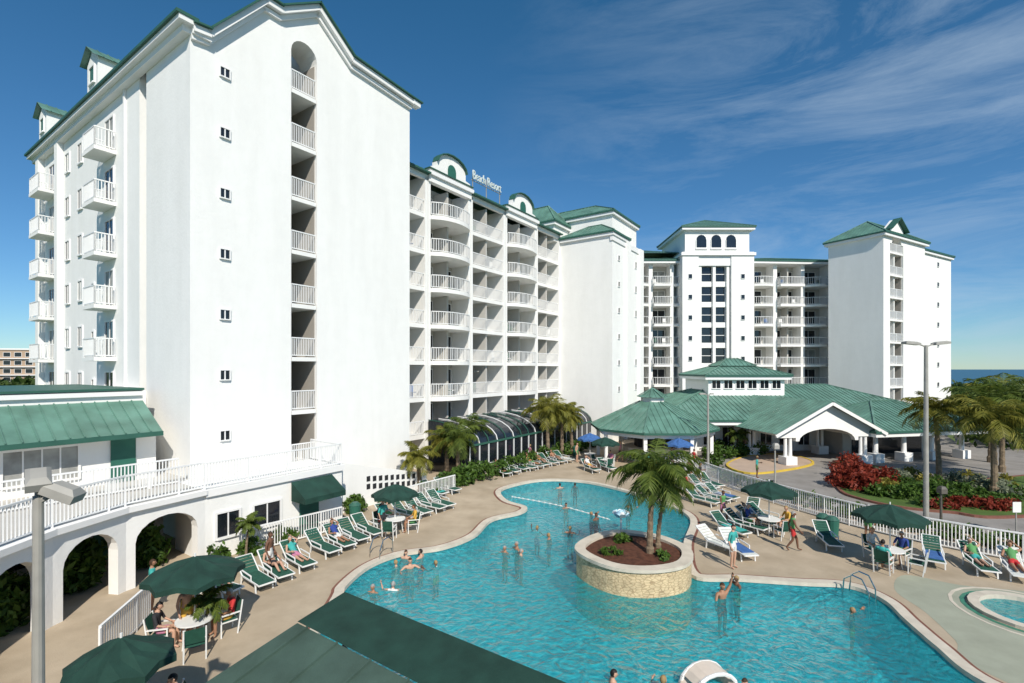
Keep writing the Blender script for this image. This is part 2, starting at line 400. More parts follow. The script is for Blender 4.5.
hb.faces('water',W,[(q[0],q[1],-0.05) for q in circ(1.25)],[tuple(range(24))])
hb.finish()
fence=[(12.6,44.0),(13.6,38.5),(14.6,32.4),(16.7,26.2),(19.0,22.3),(22.5,19.2),(27,16.5)]
fl=spline(fence,4,False)
sheet('driveway_road',ASPH,[(15.0,45),(15.6,34),(18.2,27.2),(22,23.5),(30,21),(60,15),(60,62),(15,62)],0.004)
island1=spline([G(728,466),G(745,458),G(775,455),G(800,458),G(812,464),G(790,470),G(750,474)],6)
def bed(name,pts,m=GRASS,k=KERB):
    ring('kerb',k,offset(pts,-0.02),offset(pts,0.16),0.0,0.13); return sheet(name,m,pts,0.10)
bed('planting_bed',island1,PAVE,YEL)
bed2=spline([G(836,462),G(836,478),G(842,492),G(862,500),G(900,508),G(950,513),G(1024,517),(46,31),(46,38),G(960,482),G(905,474),G(870,466)],6)
bed('lawn',bed2,GRASS,TILE)
bed3=spline([(15.3,33),(16.9,28.6),(19,25.8),(22.5,22.9),(28,20),(32,17.5),(31,15.6),(26.5,17.6),(22.6,20.0),(19.4,23.0),(17.0,26.9),(15.0,32.4)],6)
bed('hedge_bed',bed3,PAVE,KERB)
fb=B('metal_fence')
for a,b_ in zip(fl[:-1],fl[1:]): fb.rail(a,b_,0,1.2,0.12,0.03,'fence',RAIL)
fb.finish()
foliage('shrub_bed',[(x+R.uniform(-.3,.3),y,0.5,0.9,0.8,0.65) for x,y in [G(u,v) for u,v in [(722,452),(735,449),(750,449),(765,447),(780,448),(795,449),(715,458),(712,466),(742,456),(758,455),(728,458)]]],8000,LEAF,0.14,3)
foliage('croton_hedge',[(*G(u,v),0.6,0.9,0.7,0.75) for u,v in [(842,487),(852,489),(862,492),(845,478),(850,472),(858,480),(870,486),(885,488)]],6000,LEAFR,0.13,4)
foliage('flowering_shrub',[(*G(u,v),0.4,R.uniform(.6,1.1),0.6,R.uniform(.35,.6)) for u,v in [(878,496),(892,498),(905,500),(920,497),(935,499),(950,503),(965,497),(980,503),(1000,507),(905,490),(940,490),(930,508),(1012,500)]],8000,LEAF,0.12,5)
foliage('silver_shrub',[(*G(u,v),0.45,0.8,0.5,0.5) for u,v in [(885,482),(955,486),(975,490),(1010,500),(995,492),(900,483)]],3500,LEAFS,0.12,6)
foliage('red_shrub',[(*G(u,v),0.3,0.8,0.4,0.35) for u,v in [(945,510),(960,508),(975,508),(990,511),(1010,512)]],2500,LEAFR,0.1,7)
foliage('yellow_shrub',[(*G(u,v),0.4,0.7,0.5,0.45) for u,v in [(925,486),(910,478),(968,482),(1002,487),(888,493)]],2500,LEAFY,0.1,8)
hb_=[]
for i in range(30):
    f=i/29; k=int(f*(len(fl)-1)); x,y=fl[k]; 
    if y<36: hb_.append((x+1.1,y+0.9,0.36,0.85,0.7,0.42))
foliage('hedge',hb_,10000,LEAF,0.11,9)
tb=[]
rg=random.Random(3)
for i in range(170):
    X=rg.uniform(48,148); Y=rg.uniform(45,150)
    if 512+490*X/Y<955: continue
    hh=rg.uniform(2.0,3.1) if Y>80 else rg.uniform(2.2,3.5)
    tb.append((X,Y,hh*.75,rg.uniform(2.5,5),3.5,hh*(.8 if Y<80 else .62)))
foliage('tree_mass',tb,45000,LEAF2,0.5,10,0.45)
tb=[]
for i in range(60):
    Y=rg.uniform(140,240); X=-Y*rg.uniform(0.9,1.25); tb.append((X,Y,2.0,7,5,rg.uniform(2.0,3.5)))
foliage('tree_line',tb,20000,LEAF2,0.9,11,0.45)
ab=B('apartment_block',(-176,165,0),0.2)
TAN=mat('tan_stucco',(0.42,0.31,0.22),0.9,0.06,0.5)
ab.box('walls',TAN,0,26,0,12,0,14.5); ab.box('parapet',TRIM,-0.3,26.3,-0.3,12.3,14.5,15.0)
for k in range(5):
    for j in range(8): ab.window(1.8+j*3.2,1+k*2.8,2.4+k*2.8,2.0,0)
    ab.box('slabs',TRIM,-0.2,26.2,-0.7,-0.003,0.2+k*2.8,0.5+k*2.8)
ab.finish()

# ============================================================ HOTEL
TH=math.atan2(0.823,0.568); C0=(-14.65,22.3,0)
FL=[2.85+2.9*k for k in range(8)]
def T(t,n): return (C0[0]+.568*t+.823*n, C0[1]+.823*t-.568*n)
t1=B('hotel_tower',C0,TH)
rt_poly=[(0,23.6),(0.7,23.7),(3.3,26.9),(4.2,26.9),(6.35,28.4),(8.6,26.6),(13.5,26.3)]
cx0,cx1=4.9,6.45
t1.prof('walls',STUC,[(0,0),(cx0,0),(cx0,26.95)]+rt_poly[::-1][3:][0:3]+[(0,23.6)],(0,0),(13.5,0),3.0)
t1.prof('walls',STUC,[(cx1,0),(13.5,0),(13.5,26.3),(8.6,26.6),(6.45,28.32)],(0,0),(13.5,0),3.0)
arc=[((cx0+cx1)/2+0.77*math.cos(a),25.2+0.75*math.sin(a)) for a in [math.pi*i/10 for i in range(11)]]
t1.prof('walls',STUC,[(cx0,26.95),(cx0,25.2)]+arc[::-1][1:-1]+[(cx1,25.2),(cx1,28.32),(6.35,28.4)],(0,0),(13.5,0),1.6)
t1.box('walls',STUC,0.004,13.496,3.002,5.0,0,23.55)
t1.box('walls',STUC,1.4,13.496,5.001,24.8,0,23.55)
t1.box('walls',STUC,0.004,1.399,5.9,24.8,0,23.55)
t1.box('walls',STUC,3.3,13.49,3.003,9.0,23.551,26.25)
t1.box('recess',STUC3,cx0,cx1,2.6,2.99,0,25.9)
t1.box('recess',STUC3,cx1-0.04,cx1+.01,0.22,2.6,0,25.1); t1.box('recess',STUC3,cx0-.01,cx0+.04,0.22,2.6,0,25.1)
for k,zz in enumerate(FL):
    t1.box('slabs',STUC,cx0+0.043,cx1-0.043,0.02,2.59,zz-0.22,zz)
    t1.rail((cx0+0.06,0.10),(cx1-0.06,0.10),zz,1.05,0.10,0.03)
    t1.box('doors',GLASS if k%2 else DARK,cx0+0.12,cx1-0.25,2.5,2.62,zz+0.01,zz+2.2)
for z in FL[1:]: t1.window(1.5,z-1.15,z-0.72,0.42,0.0,mull=1,frame=.05)
for (a,b_) in zip(rt_poly[:-1],rt_poly[1:]):
    t1.beam('cornice',TRIM,(a[0],-0.15,a[1]-0.18),(b_[0]+0.05,-0.15,b_[1]-0.18),0.5,0.30)
    t1.beam('cornice',TRIM,(a[0],-0.05,a[1]-0.5),(b_[0]+0.05,-0.05,b_[1]-0.5),0.25,0.22)
    t1.beam('roof_edge',ROOFD,(a[0]-0.03,-0.2,a[1]+0.03),(b_[0]+0.05,-0.2,b_[1]+0.03),0.72,0.08)
t1.beam('cornice',TRIM,(13.5,-0.2,26.12),(14.1,-0.2,26.08),0.5,0.3); t1.beam('roof_edge',ROOFD,(13.5,-0.2,26.33),(14.25,-0.2,26.30),0.74,0.08)
t1.roofface('roof',ROOF,[(0.2,0.2,23.9),(0.2,24,23.9),(3.3,24,25.6),(3.3,3,25.6)][::-1],rib=False)
t1.hip(3.3,13.5,3.1,9.0,26.3,1.6,0.3)
t1.hip(0.0,13.4,9.3,24.8,23.9,2.8,0.5)
t1.box('cornice',TRIM,-0.35,-0.003,-0.1,25.2,23.2,23.5); t1.box('cornice',TRIM,-0.6,0.1,-0.4,25.4,23.5,23.72); t1.box('roof_edge',ROOFD,-0.72,0.2,-0.45,25.5,23.72,23.86)
t1.box('cornice',TRIM,-0.003,0.8,-0.3,-0.003,23.2,23.4)
for i,(yy,wd) in enumerate(((10.2,2.0),(21.5,2.4))):
    for k in range(1,7):
        z=FL[k]
        t1.box('slabs',STUC,-1.0,-0.002,yy-wd/2,yy+wd/2,z-0.2,z)
        t1.rail((-0.95,yy-wd/2+.05),(-0.95,yy+wd/2-.05),z,1.05,0.13); t1.rail((-0.95,yy-wd/2+.05),(-0.05,yy-wd/2+.05),z,1.05,0.13); t1.rail((-0.95,yy+wd/2-.05),(-0.05,yy+wd/2-.05),z,1.05,0.13)
        t1.window(yy,z+0.05,z+2.05,1.3,0.0,'x',mull=1,gm=CURT if (k+i)%3==0 else GLASS)
for yy in (15.4,18.0):
    for k in range(1,7): t1.window(yy,FL[k]+0.8,FL[k]+2.0,0.8,0.0,'x',gm=CURT if (k*3+int(yy))%4==0 else GLASS,mull=1)
t1.box('downpipe',TRIM,-0.12,-0.003,7.7,7.85,3,23.2)
for k in range(1,7): t1.window(13.0,FL[k]+1.1,FL[k]+1.6,0.4,0.0,'x')
t1.box('pilasters',STUC,-0.35,-0.003,18.95,19.6,3,23.2); t1.box('pilasters',STUC,-0.35,-0.003,23.6,24.3,3,23.2)
for yy,zz in ((11.3,24.0),(21.6,24.0)):
    t1.box('dormer',STUC,-0.5,1.6,yy-0.9,yy+0.9,zz-0.1,zz+1.8)
    t1.window(yy,zz+0.5,zz+1.4,0.8,-0.5,'x',gm=DOORG)
    t1.roofface('roof',ROOF,[(-0.8,yy-1.15,zz+1.7),(2.2,yy-1.15,zz+1.7),(2.2,yy,zz+2.5),(-0.8,yy,zz+2.5)])
    t1.roofface('roof',ROOF,[(2.2,yy+1.15,zz+1.7),(-0.8,yy+1.15,zz+1.7),(-0.8,yy,zz+2.5),(2.2,yy,zz+2.5)])
    t1.faces('dormer',STUC,[(-0.5,yy-0.9,zz+1.8),(-0.5,yy+0.9,zz+1.8),(-0.5,yy,zz+2.42)],[(0,2,1)])
t1.box('podium',STUC,-0.6,6.0,-2.85,-0.002,0,2.98)
t1.box('podium',TRIM,-0.6,6.1,-2.97,-2.852,2.72,3.02)
t1.rail((-0.6,-2.8),(6.0,-2.8),3.0,1.1,0.12); t1.rail((6.0,-2.8),(6.0,-0.1),3.0,1.1,0.12)
t1.box('doors',DOORG,3.6,4.6,-2.93,-2.84,0.02,2.0)
t1.window(2.0,0.9,1.9,1.2,-2.85,mull=1); t1.window(0.3,0.9,1.9,0.9,-2.85,mull=1)
t1.roofface('awning',AWN,[(3.1,-4.1,2.0),(5.3,-4.1,2.0),(5.3,-2.99,2.65),(3.1,-2.99,2.65)],rib=False)
t1.box('awning',AWN,3.1,5.3,-4.12,-4.09,1.75,2.0)
t1.faces('awning',AWN,[(3.1,-4.1,1.75),(3.1,-4.1,2.0),(3.1,-2.99,2.65),(3.1,-2.99,1.75)],[(0,1,2,3)])
t1.faces('awning',AWN,[(5.3,-4.1,1.75),(5.3,-4.1,2.0),(5.3,-2.99,2.65),(5.3,-2.99,1.75)],[(0,1,2,3)])
t1.prof('ramp_wall',STUC,[(0,0),(7.4,0),(7.4,1.1),(0,3.0)],(6.1,-1.6),(13.5,-1.6),0.25)
for q in range(9):
    for w_ in range(2): t1.box('vent_slots',DARK,8.6+q*.45,8.85+q*.45,-1.62,-1.59,1.0+w_*.45-q*.06,1.3+w_*.45-q*.06)
t1.finish()

def bayfac(b,x0,x1,yf,floors,h=2.9,proj=0.0,bow=False,depth=1.9,doors=2,zt=None,sp=0.16,seed=0,colw=0.28,first=0):
    rg=random.Random(seed); yb=yf+depth
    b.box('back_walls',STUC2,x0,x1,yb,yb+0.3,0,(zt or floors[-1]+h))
    for xx in(x0,x1-colw):
        b.box('columns',STUC,xx,xx+colw,yf,yb-0.002,0,(zt or floors[-1]+h))
    xa,xb=x0+colw+.002,x1-colw-.002
    for k,z in enumerate(floors):
        if bow:
            arcp=[(xa+(xb-xa)*i/8, yf-proj*math.sin(math.pi*i/8)**0.6-0.15) for i in range(9)]
        elif proj>0: arcp=[(xa,yf),(xa,yf-proj),(xb,yf-proj),(xb,yf)]
        else: arcp=[(xa,yf+0.06),(xb,yf+0.06)]
        poly=[(xa,yb-0.003)]+arcp+[(xb,yb-0.003)]
        b.prism('slabs',STUC,poly,z-0.32,z)
        if k>=first:
            for p0,p1 in zip(arcp[:-1],arcp[1:]):
                b.rail((p0[0],p0[1]+0.07),(p1[0],p1[1]+0.07),z,1.05,sp,0.04,posts=False)
        W_=xb-xa
        for d in range(doors):
            wc=xa+W_*(d+0.5)/doors; w=min(2.1,W_/doors*0.78)
            gm=rg.choice([GLASS,GLASS,GLASS,DARK,DARK,CURT])
            b.box('doors',gm,wc-w/2,wc+w/2,yb-0.05,yb-0.002,z+0.02,z+2.2)
            b.box('door_frames',TRIM,wc-w/2-0.06,wc-w/2,yb-0.09,yb-0.002,z+0.02,z+2.26)
            b.box('door_frames',TRIM,wc+w/2,wc+w/2+0.06,yb-0.09,yb-0.002,z+0.02,z+2.26)
            b.box('door_frames',TRIM,wc-0.03,wc+0.03,yb-0.08,yb-0.051,z+0.02,z+2.2)
            b.box('door_frames',TRIM,wc-w/2,wc+w/2,yb-0.09,yb-0.002,z+2.2,z+2.26)
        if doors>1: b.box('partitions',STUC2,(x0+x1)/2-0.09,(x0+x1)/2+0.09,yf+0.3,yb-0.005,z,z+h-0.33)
        for q in range(rg.choice([0,1,1,2])):
            px=rg.uniform(xa+.5,xb-.5); cm=rg.choice([PLAW,FAB_G,TOWEL,PLAW])
            if abs(px-(x0+x1)/2)<.4: continue
            b.box('balcony_chairs',cm,px-.22,px+.22,yf+.5,yf+.95,z+.4,z+.45); b.box('balcony_chairs',cm,px-.22,px+.22,yf+.93,yf+.97,z+.0,z+.95)
def archgable(b,xc,w,z,h,yf,th=0.5,win=True):
    pts=[(xc-w/2-0.6,z),(xc+w/2+0.6,z),(xc+w/2+0.6,z+0.25),(xc+w/2,z+0.35),(xc+w/2,z+h*0.45)]
    pts+=[(xc+w/2*math.cos(a),z+h*0.45+h*0.55*math.sin(a)) for a in [math.pi*i/8 for i in range(1,8)]]
    pts+=[(xc-w/2,z+h*0.45),(xc-w/2,z+0.35),(xc-w/2-0.6,z+0.25)]
    b.prof('gable',STUC,pts,(0,yf),(1,yf),th)
    top=pts[4:-2]
    for p0,p1 in zip(top[:-1],top[1:]):
        b.beam('roof_edge',ROOFD,(p0[0],yf+0.1,p0[1]+0.04),(p1[0],yf+0.1,p1[1]+0.04),0.7,0.07)
    if win:
        ws=[(xc-0.5,z+0.0),(xc+0.5,z+0.0)]+[(xc+0.5*math.cos(a),z+.6+0.5*math.sin(a)) for a in [math.pi*i/6 for i in range(0,7)]]
        b.prof('louvre',DOORG,ws,(0,yf-0.05),(1,yf-0.05),0.04)

lw=B('hotel_wing',C0,TH); YF=2.8
bays=[(13.0,18.1,0,False),(18.15,23.4,0.9,True),(23.45,28.7,0,False),(28.75,34.4,0.9,True),(34.45,39.6,0,False)]
for i,(a,b_,pr,bow) in enumerate(bays):
    bayfac(lw,a,b_,YF,FL[:7],proj=pr if pr else 0.0,bow=bow,seed=i,zt=23.2)
    if pr: 
        lw.box('parapet',STUC,a,b_,YF-0.15,YF+0.3,22.9,23.9); archgable(lw,(a+b_)/2,3.6,23.9,1.8,YF-0.15)
        lw.box('cornice',TRIM,a-0.1,b_+0.1,YF-0.35,YF-.152,23.4,23.7)
        lw.box('roof_edge',ROOFD,a-0.1,b_+0.1,YF-0.3,YF+0.31,23.9,23.97)
    else:
        lw.box('parapet',STUC,a,b_,YF,YF+0.3,22.95,23.5)
        lw.roofface('roof',ROOF,[(a,YF-0.35,23.5),(b_,YF-0.35,23.5),(b_,YF+3,25.0),(a,YF+3,25.0)])
        lw.box('roof_edge',ROOFD,a,b_,YF-0.42,YF-0.002,23.36,23.49)
lw.box('walls',STUC,13.5,39.6,YF+2.21,YF+14,0,23.4)
lw.hip(13.5,41,YF+1.5,YF+14,24.0,1.8,0.2,fascia=False)
tc=bpy.data.curves.new('sign_text','FONT'); tc.body='Beach Resort'; tc.size=1.0; tc.extrude=0.05; tc.align_x='CENTER'
to=bpy.data.objects.new('tmp',tc); scn.collection.objects.link(to); bpy.context.view_layer.update()
sm=bpy.data.meshes.new_from_object(to); bpy.data.objects.remove(to)
lw.beam('sign_frame',METAL,(23.9,YF+.3,24.9),(28.4,YF+.3,24.9),.06,.06)
for xx in(24.1,26.1,28.2): lw.beam('sign_frame',METAL,(xx,YF+.32,23.5),(xx,YF+.32,25.6),.06,.06)
le=lw.finish()
SIGN=mat('sign_white',(0.62,0.68,0.66),0.5,0.05,3); BLUE=mat('light_blue',(0.4,0.6,0.7),0.5,0.05,3); sm.materials.clear(); sm.materials.append(SIGN)
so=bpy.data.objects.new('roof_sign',sm); scn.collection.objects.link(so); so.parent=le; so.location=(26.1,YF+.2,25.0); so.rotation_euler=(math.radians(90),0,0); so.scale=(0.8,1.15,1)

ga=B('glass_arcade',C0,TH)
qa=lambda a,o=0:(2.6-4.2*math.sin(a)+o,2.3+1.7*math.cos(a)-o)
x=18.0
while x<39:
    pr=[(x,*qa(i*math.pi/12)) for i in range(7)]
    for p0,p1 in zip(pr[:-1],pr[1:]): ga.beam('ribs',RAIL if int(x)%2 else ROOFD,p0,p1,0.06,0.06)
    ga.beam('posts',RAIL,(x,-1.6,0),(x,-1.6,2.3),0.07,0.07); x+=1.15
for i in range(6):
    a0,a1=i*math.pi/12,(i+1)*math.pi/12
    ga.faces('glass',GLASS,[(18,*qa(a0,.04)),(38.7,*qa(a0,.04)),(38.7,*qa(a1,.04)),(18,*qa(a1,.04))],[(0,1,2,3)])
ga.faces('glass',GLASS,[(18,-1.56,0.5),(38.7,-1.56,.5),(38.7,-1.56,2.3),(18,-1.56,2.3)],[(0,1,2,3)])
ga.faces('glass',GLASS,[(18.02,2.6,0)]+[(18.02,*qa(i*math.pi/12,.04)) for i in range(7)]+[(18.02,-1.55,0)],[tuple(range(9))])
ga.beam('ribs',ROOFD,(18,-1.6,2.3),(38.7,-1.6,2.3),0.12,0.14); ga.box('base',STUC,18,38.7,-1.7,-1.57,0,0.5)
ga.finish()

t2=B('hotel_tower',C0,TH)
t2.box('walls',STUC,39.62,48.9,-3.6,12,0,22.6)
t2.hip(39.62,44.0,-3.6,2.5,22.95,1.5,0.35); t2.box('cornice',TRIM,39.5,49.0,-3.72,-3.4,21.9,22.5)
t2.box('walls',STUC,42.0,49.5,-2.6,10,22.601,25.6); t2.hip(42.0,49.5,-2.6,10,25.95,2.2,0.4)
t2.box('walls',STUC,38.5,41.9,3,12,22.62,24.6); t2.hip(38.5,42.0,3,12,24.9,2.4,0.4)
for k in range(1,7):
    t2.window(46.6,FL[k]-0.2,FL[k]+0.5,0.45,-3.6,frame=.05); t2.window(41.4,FL[k]-0.2,FL[k]+0.3,0.45,-3.6,frame=.05)
t2.box('pilasters',STUC,47.4,48.6,-3.9,-3.603,0,22.5); t2.box('pilasters',STUC,43.2,44.4,-3.9,-3.603,0,22.5)
t2.finish()

bw=B('hotel_wing')
for i,(a,b_) in enumerate([(17.0,20.1),(20.1,23.2),(23.2,26.3)]):
    bayfac(bw,a,b_,71.0,FL[:7],proj=0.8,bow=(i!=1),doors=1,seed=20+i,zt=23.2,sp=0.22)
bw.box('walls',STUC,17,26.3,73.25,82,0,23.3)
bw.hip(16.0,26.5,70.6,82,23.7,1.6,0.5)
bw.finish()
bp_=B('hotel_pavilion',(-2.3,0,0))
bp_.box('walls',STUC,26.3,28.6,69.0,82,0,24.5); bp_.box('walls',STUC,33.2,36.4,69.0,82,0,24.5); bp_.box('walls',STUC,28.6,33.2,70.0,82,0,24.5)
bp_.box('cornice',TRIM,26.1,36.6,68.8,82.1,24.0,24.4); bp_.box('cornice',TRIM,28.4,33.4,69.2,69.99,22.6,24.0)
for xx in(28.8,31.0-0.2,33.0-0.25): bp_.box('columns',STUC,xx-.05,xx+0.35,69.4,69.98,2,22.6)
for k in range(0,7):
    z=FL[k]+0.2
    bp_.box('windows',GLASS,29.16,30.7,69.93,70.02,z,z+2.1); bp_.box('windows',GLASS,31.2,32.6,69.93,70.02,z,z+2.1)
    bp_.box('window_frames',TRIM,29.16,32.6,69.85,69.925,z+1.0,z+1.08)
    bp_.box('spandrels',STUC,28.8,33.1,69.7,69.92,z-0.75,z-0.02)
    bp_.window(27.4,FL[k]+0.5,FL[k]+1.1,0.5,69.0,frame=.05); bp_.window(34.8,FL[k]+0.5,FL[k]+1.1,0.5,69.0,frame=.05)
bp_.box('walls',STUC,26.8,35.9,69.4,80,24.5,27.6)
for xc in(29.1,31.2,33.3):
    ws=[(xc-0.7,25.2),(xc+0.7,25.2)]+[(xc+0.7*math.cos(a),26.3+0.7*math.sin(a)) for a in [math.pi*i/6 for i in range(0,7)]]
    bp_.prof('windows',GLASS,ws,(0,69.34),(1,69.34),0.05)
    bp_.box('window_frames',TRIM,xc-0.85,xc+0.85,69.2,69.39,24.95,25.15)
    for sx in(-.78,.7): bp_.box('window_frames',TRIM,xc+sx,xc+sx+.08,69.28,69.39,25.15,26.3)
bp_.hip(26.8,35.9,69.4,80,28.1,2.3,0.7)
bp_.hip(17,27,72.0,82,25.0,1.6,0.2,fascia=False)
bp_.finish()
b3=B('hotel_wing',(34.1,71.0,0),math.radians(4))
for i,(a,b_) in enumerate([(0,4.2),(4.2,8.4),(8.4,12.6),(12.6,15.5)]):
    bayfac(b3,a,b_,0,FL[:7],proj=0.9,bow=(i%2==0),doors=1 if i!=1 else 2,seed=30+i,zt=23.2,sp=0.22)
b3.box('walls',STUC,0,15.5,2.25,11,0,23.3)
b3.hip(0,15.5,-0.4,11,23.7,1.6,0.5)
b3.finish()
t3=B('hotel_tower',(47,62,0),math.atan2(.495,.868)); Yh=25.4; TD=6.6
q0,q1=1.7,5.3
t3.box('walls',STUC,0,q0,0,TD,0,Yh-0.5); t3.box('walls',STUC,q1,11.6,0,TD,0,Yh-0.5); t3.box('walls',STUC,11.601,21.9,0.6,TD,0,Yh-1.0)
t3.box('walls',STUC,q0,q1,2.4,TD,0,Yh-0.5); t3.box('columns',STUC,3.4,3.65,0.3,2.39,0,23.2)
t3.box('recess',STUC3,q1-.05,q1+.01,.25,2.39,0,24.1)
xm=(q0+q1)/2
arc=[(xm+1.3*math.cos(a),24.2+1.1*math.sin(a)) for a in [math.pi*i/8 for i in range(9)]]
t3.prof('walls',STUC,[(q0,24.2)]+[(q0+.001,26.1),(xm,27.5),(q1-.001,26.1),(q1,24.2)]+arc,(0,0.001),(1,0.001),0.8)
for k in range(0,8):
    z=FL[k]
    t3.box('slabs',STUC,q0+.003,q1-.053,0.02,2.39,z-0.25,z); t3.rail((q0+.05,.1),(q1-.06,.1),z,1.05,0.2,0.05)
    t3.box('doors',GLASS,q0+.2,xm-.25,2.3,2.395,z+.02,z+2.2); t3.box('doors',DARK,xm+.25,q1-.2,2.3,2.395,z+.02,z+2.2)
    if k: t3.window(17.4,z-0.3,z+0.3,0.6,0.6,frame=.05)
t3.hip(0,11.6,0,TD,Yh,2.6,0.5); t3.hip(12.2,21.9,0.6,TD,Yh-0.6,1.3,0.4)
t3.beam('roof_edge',ROOFD,(q0-0.5,-0.1,25.9),(xm,-0.1,27.55),0.9,0.1); t3.beam('roof_edge',ROOFD,(xm,-0.1,27.55),(q1+0.5,-0.1,25.9),0.9,0.1)
t3.finish()
# low block behind the viewpoint, with the balcony the picture is taken from
hb2=B('hotel_building')
hb2.box('walls',STUC,-45,5.5,-16,-3.2,0,9.2); hb2.box('cornice',TRIM,-45.2,5.7,-16.2,-3.0,9.2,9.5)
for k in range(3):
    for j in range(15): hb2.window(-43+j*3.3,0.6+k*2.9,2.4+k*2.9,1.6,-3.2,sgn=1,mull=1)
hb2.box('balcony',STUC,-2.5,2.5,-3.19,-0.5,5.9,6.1); hb2.rail((-2.4,-.55),(2.4,-.55),6.1,1.05)
hb2.finish()

# ============================================================ lobby & pavilions
lb=B('lobby_building')
lb.box('walls',STUC,18,41,48,62,0,3.0)
for i in range(12): lb.window(19.3+i*1.85,0.6,2.3,1.1,48.0,mull=1)
lb.hip(14.0,42.5,46.0,62,3.3,3.0,0.8)
lb.box('cupola',STUC,20.4,28.3,50.9,57.6,4.6,7.2)
for i in range(6): lb.window(21.2+i*1.25,6.0,6.8,0.85,50.9,mull=1)
lb.hip(20.4,28.3,50.9,57.6,7.4,1.3,0.6)
lb.hip(22.4,26.3,52.9,55.6,8.35,0.8,0.1,fascia=False)
lb.finish()
def octroof(b,cx,cy,r,z,h,r2=0,n=8,part='roof'):
    for i in range(n):
        a0=2*math.pi*(i+.5)/n;a1=2*math.pi*(i+1.5)/n
        P=lambda a,rr,zz:(cx+rr*math.cos(a),cy+rr*math.sin(a),zz)
        if r2>0: b.roofface(part,ROOF,[P(a0,r,z),P(a1,r,z),P(a1,r2,z+h),P(a0,r2,z+h)])
        else: b.roofface(part,ROOF,[P(a0,r,z),P(a1,r,z),(cx,cy,z+h)])
        b.beam('ridge_caps',ROOF,Vector(P(a0,r,z+.05)),Vector(P(a0,max(r2,.05),z+h+.05)),.14,.06)
op=B('octagonal_pavilion')
cx,cy=12.6,44.0
octroof(op,cx,cy,5.6,2.9,2.2,1.1)
op.prism('fascia',ROOFD,[(cx+5.6*math.cos(2*math.pi*(i+.5)/8),cy+5.6*math.sin(2*math.pi*(i+.5)/8)) for i in range(8)],2.72,2.895)
op.prism('beam',TRIM,[(cx+5.2*math.cos(2*math.pi*(i+.5)/8),cy+5.2*math.sin(2*math.pi*(i+.5)/8)) for i in range(8)],2.4,2.715)
op.prism('cupola',STUC,[(cx+1.0*math.cos(2*math.pi*(i+.5)/8),cy+1.0*math.sin(2*math.pi*(i+.5)/8)) for i in range(8)],4.9,5.55)
octroof(op,cx,cy,1.35,5.5,0.75)
for i in range(8):
    a=2*math.pi*(i+.5)/8; x,y=cx+4.9*math.cos(a),cy+4.9*math.sin(a)
    op.box('posts',TRIM,x-.14,x+.14,y-.14,y+.14,0,2.41)
op.prism('bar_counter',STUC2,[(cx+2.6*math.cos(2*math.pi*(i+.5)/8),cy+2.6*math.sin(2*math.pi*(i+.5)/8)) for i in range(8)],0,1.1)
op.prism('bar_core',DARK,[(cx+1.6*math.cos(2*math.pi*(i+.5)/8),cy+1.6*math.sin(2*math.pi*(i+.5)/8)) for i in range(8)],1.1,2.39)
op.finish()
pc=B('porte_cochere',(26.4,41.0,0),math.radians(8))
wd=4.5
arcp=[(0.0+2.6*math.cos(a),2.0+1.0*math.sin(a)) for a in [math.pi*i/12 for i in range(13)]]
pc.prof('gable_front',STUC,[(-wd,2.3),(-wd,2.85),(0,5.1),(wd,2.85),(wd,2.3),(2.9,2.3),(2.9,2.0)]+arcp+[(-2.9,2.0),(-2.9,2.3)],(0,0),(1,0),0.4)
pc.roofface('roof',ROOF,[(-wd-.6,12,2.7),(-wd-.6,-.6,2.7),(0,-.6,5.3),(0,12,5.3)])
pc.roofface('roof',ROOF,[(wd+.6,-.6,2.7),(wd+.6,12,2.7),(0,12,5.3),(0,-.6,5.3)])
pc.beam('roof_edge',TRIM,(-wd-.6,-.55,2.52),(0,-.55,5.15),0.12,0.25); pc.beam('roof_edge',TRIM,(0,-.55,5.15),(wd+.6,-.55,2.52),0.12,0.25)
for sx in(-1,1):
    for yy in(0.2,5,9):
        pc.box('column_bases',TRIM,sx*3.5-.5,sx*3.5+.5,yy-.5,yy+.5,0,0.75)
        for dx in(-.22,.22): pc.cyl('columns',TRIM,(sx*3.5+dx,yy,.75),(sx*3.5+dx,yy,2.3),0.15,0.13,10)
    pc.box('beams',TRIM,sx*3.5-.25,sx*3.5+.25,0.45,12,2.3,2.6)
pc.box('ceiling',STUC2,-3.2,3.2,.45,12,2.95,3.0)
pc.box('back',DARK,-3.2,3.2,9.5,9.6,0,2.9)
pc.finish()
pc=B('entrance_canopy',(35.5,42.5,0),math.radians(12))
pc.hip(-4.8,6.5,0,9,2.75,2.2,0.5)
for xx in(-4.2,-1.2,1.8,5.2):
    pc.box('column_bases',TRIM,xx-.45,xx+.45,0.1,1.0,0,.75); pc.cyl('columns',TRIM,(xx,.55,.75),(xx,.55,2.3),.2,.17,12)
pc.box('walls',STUC2,-4,6,4,9,0,2.3); pc.box('doors',GLASS,-3,5,3.9,3.99,0,2.1)
pc.finish()

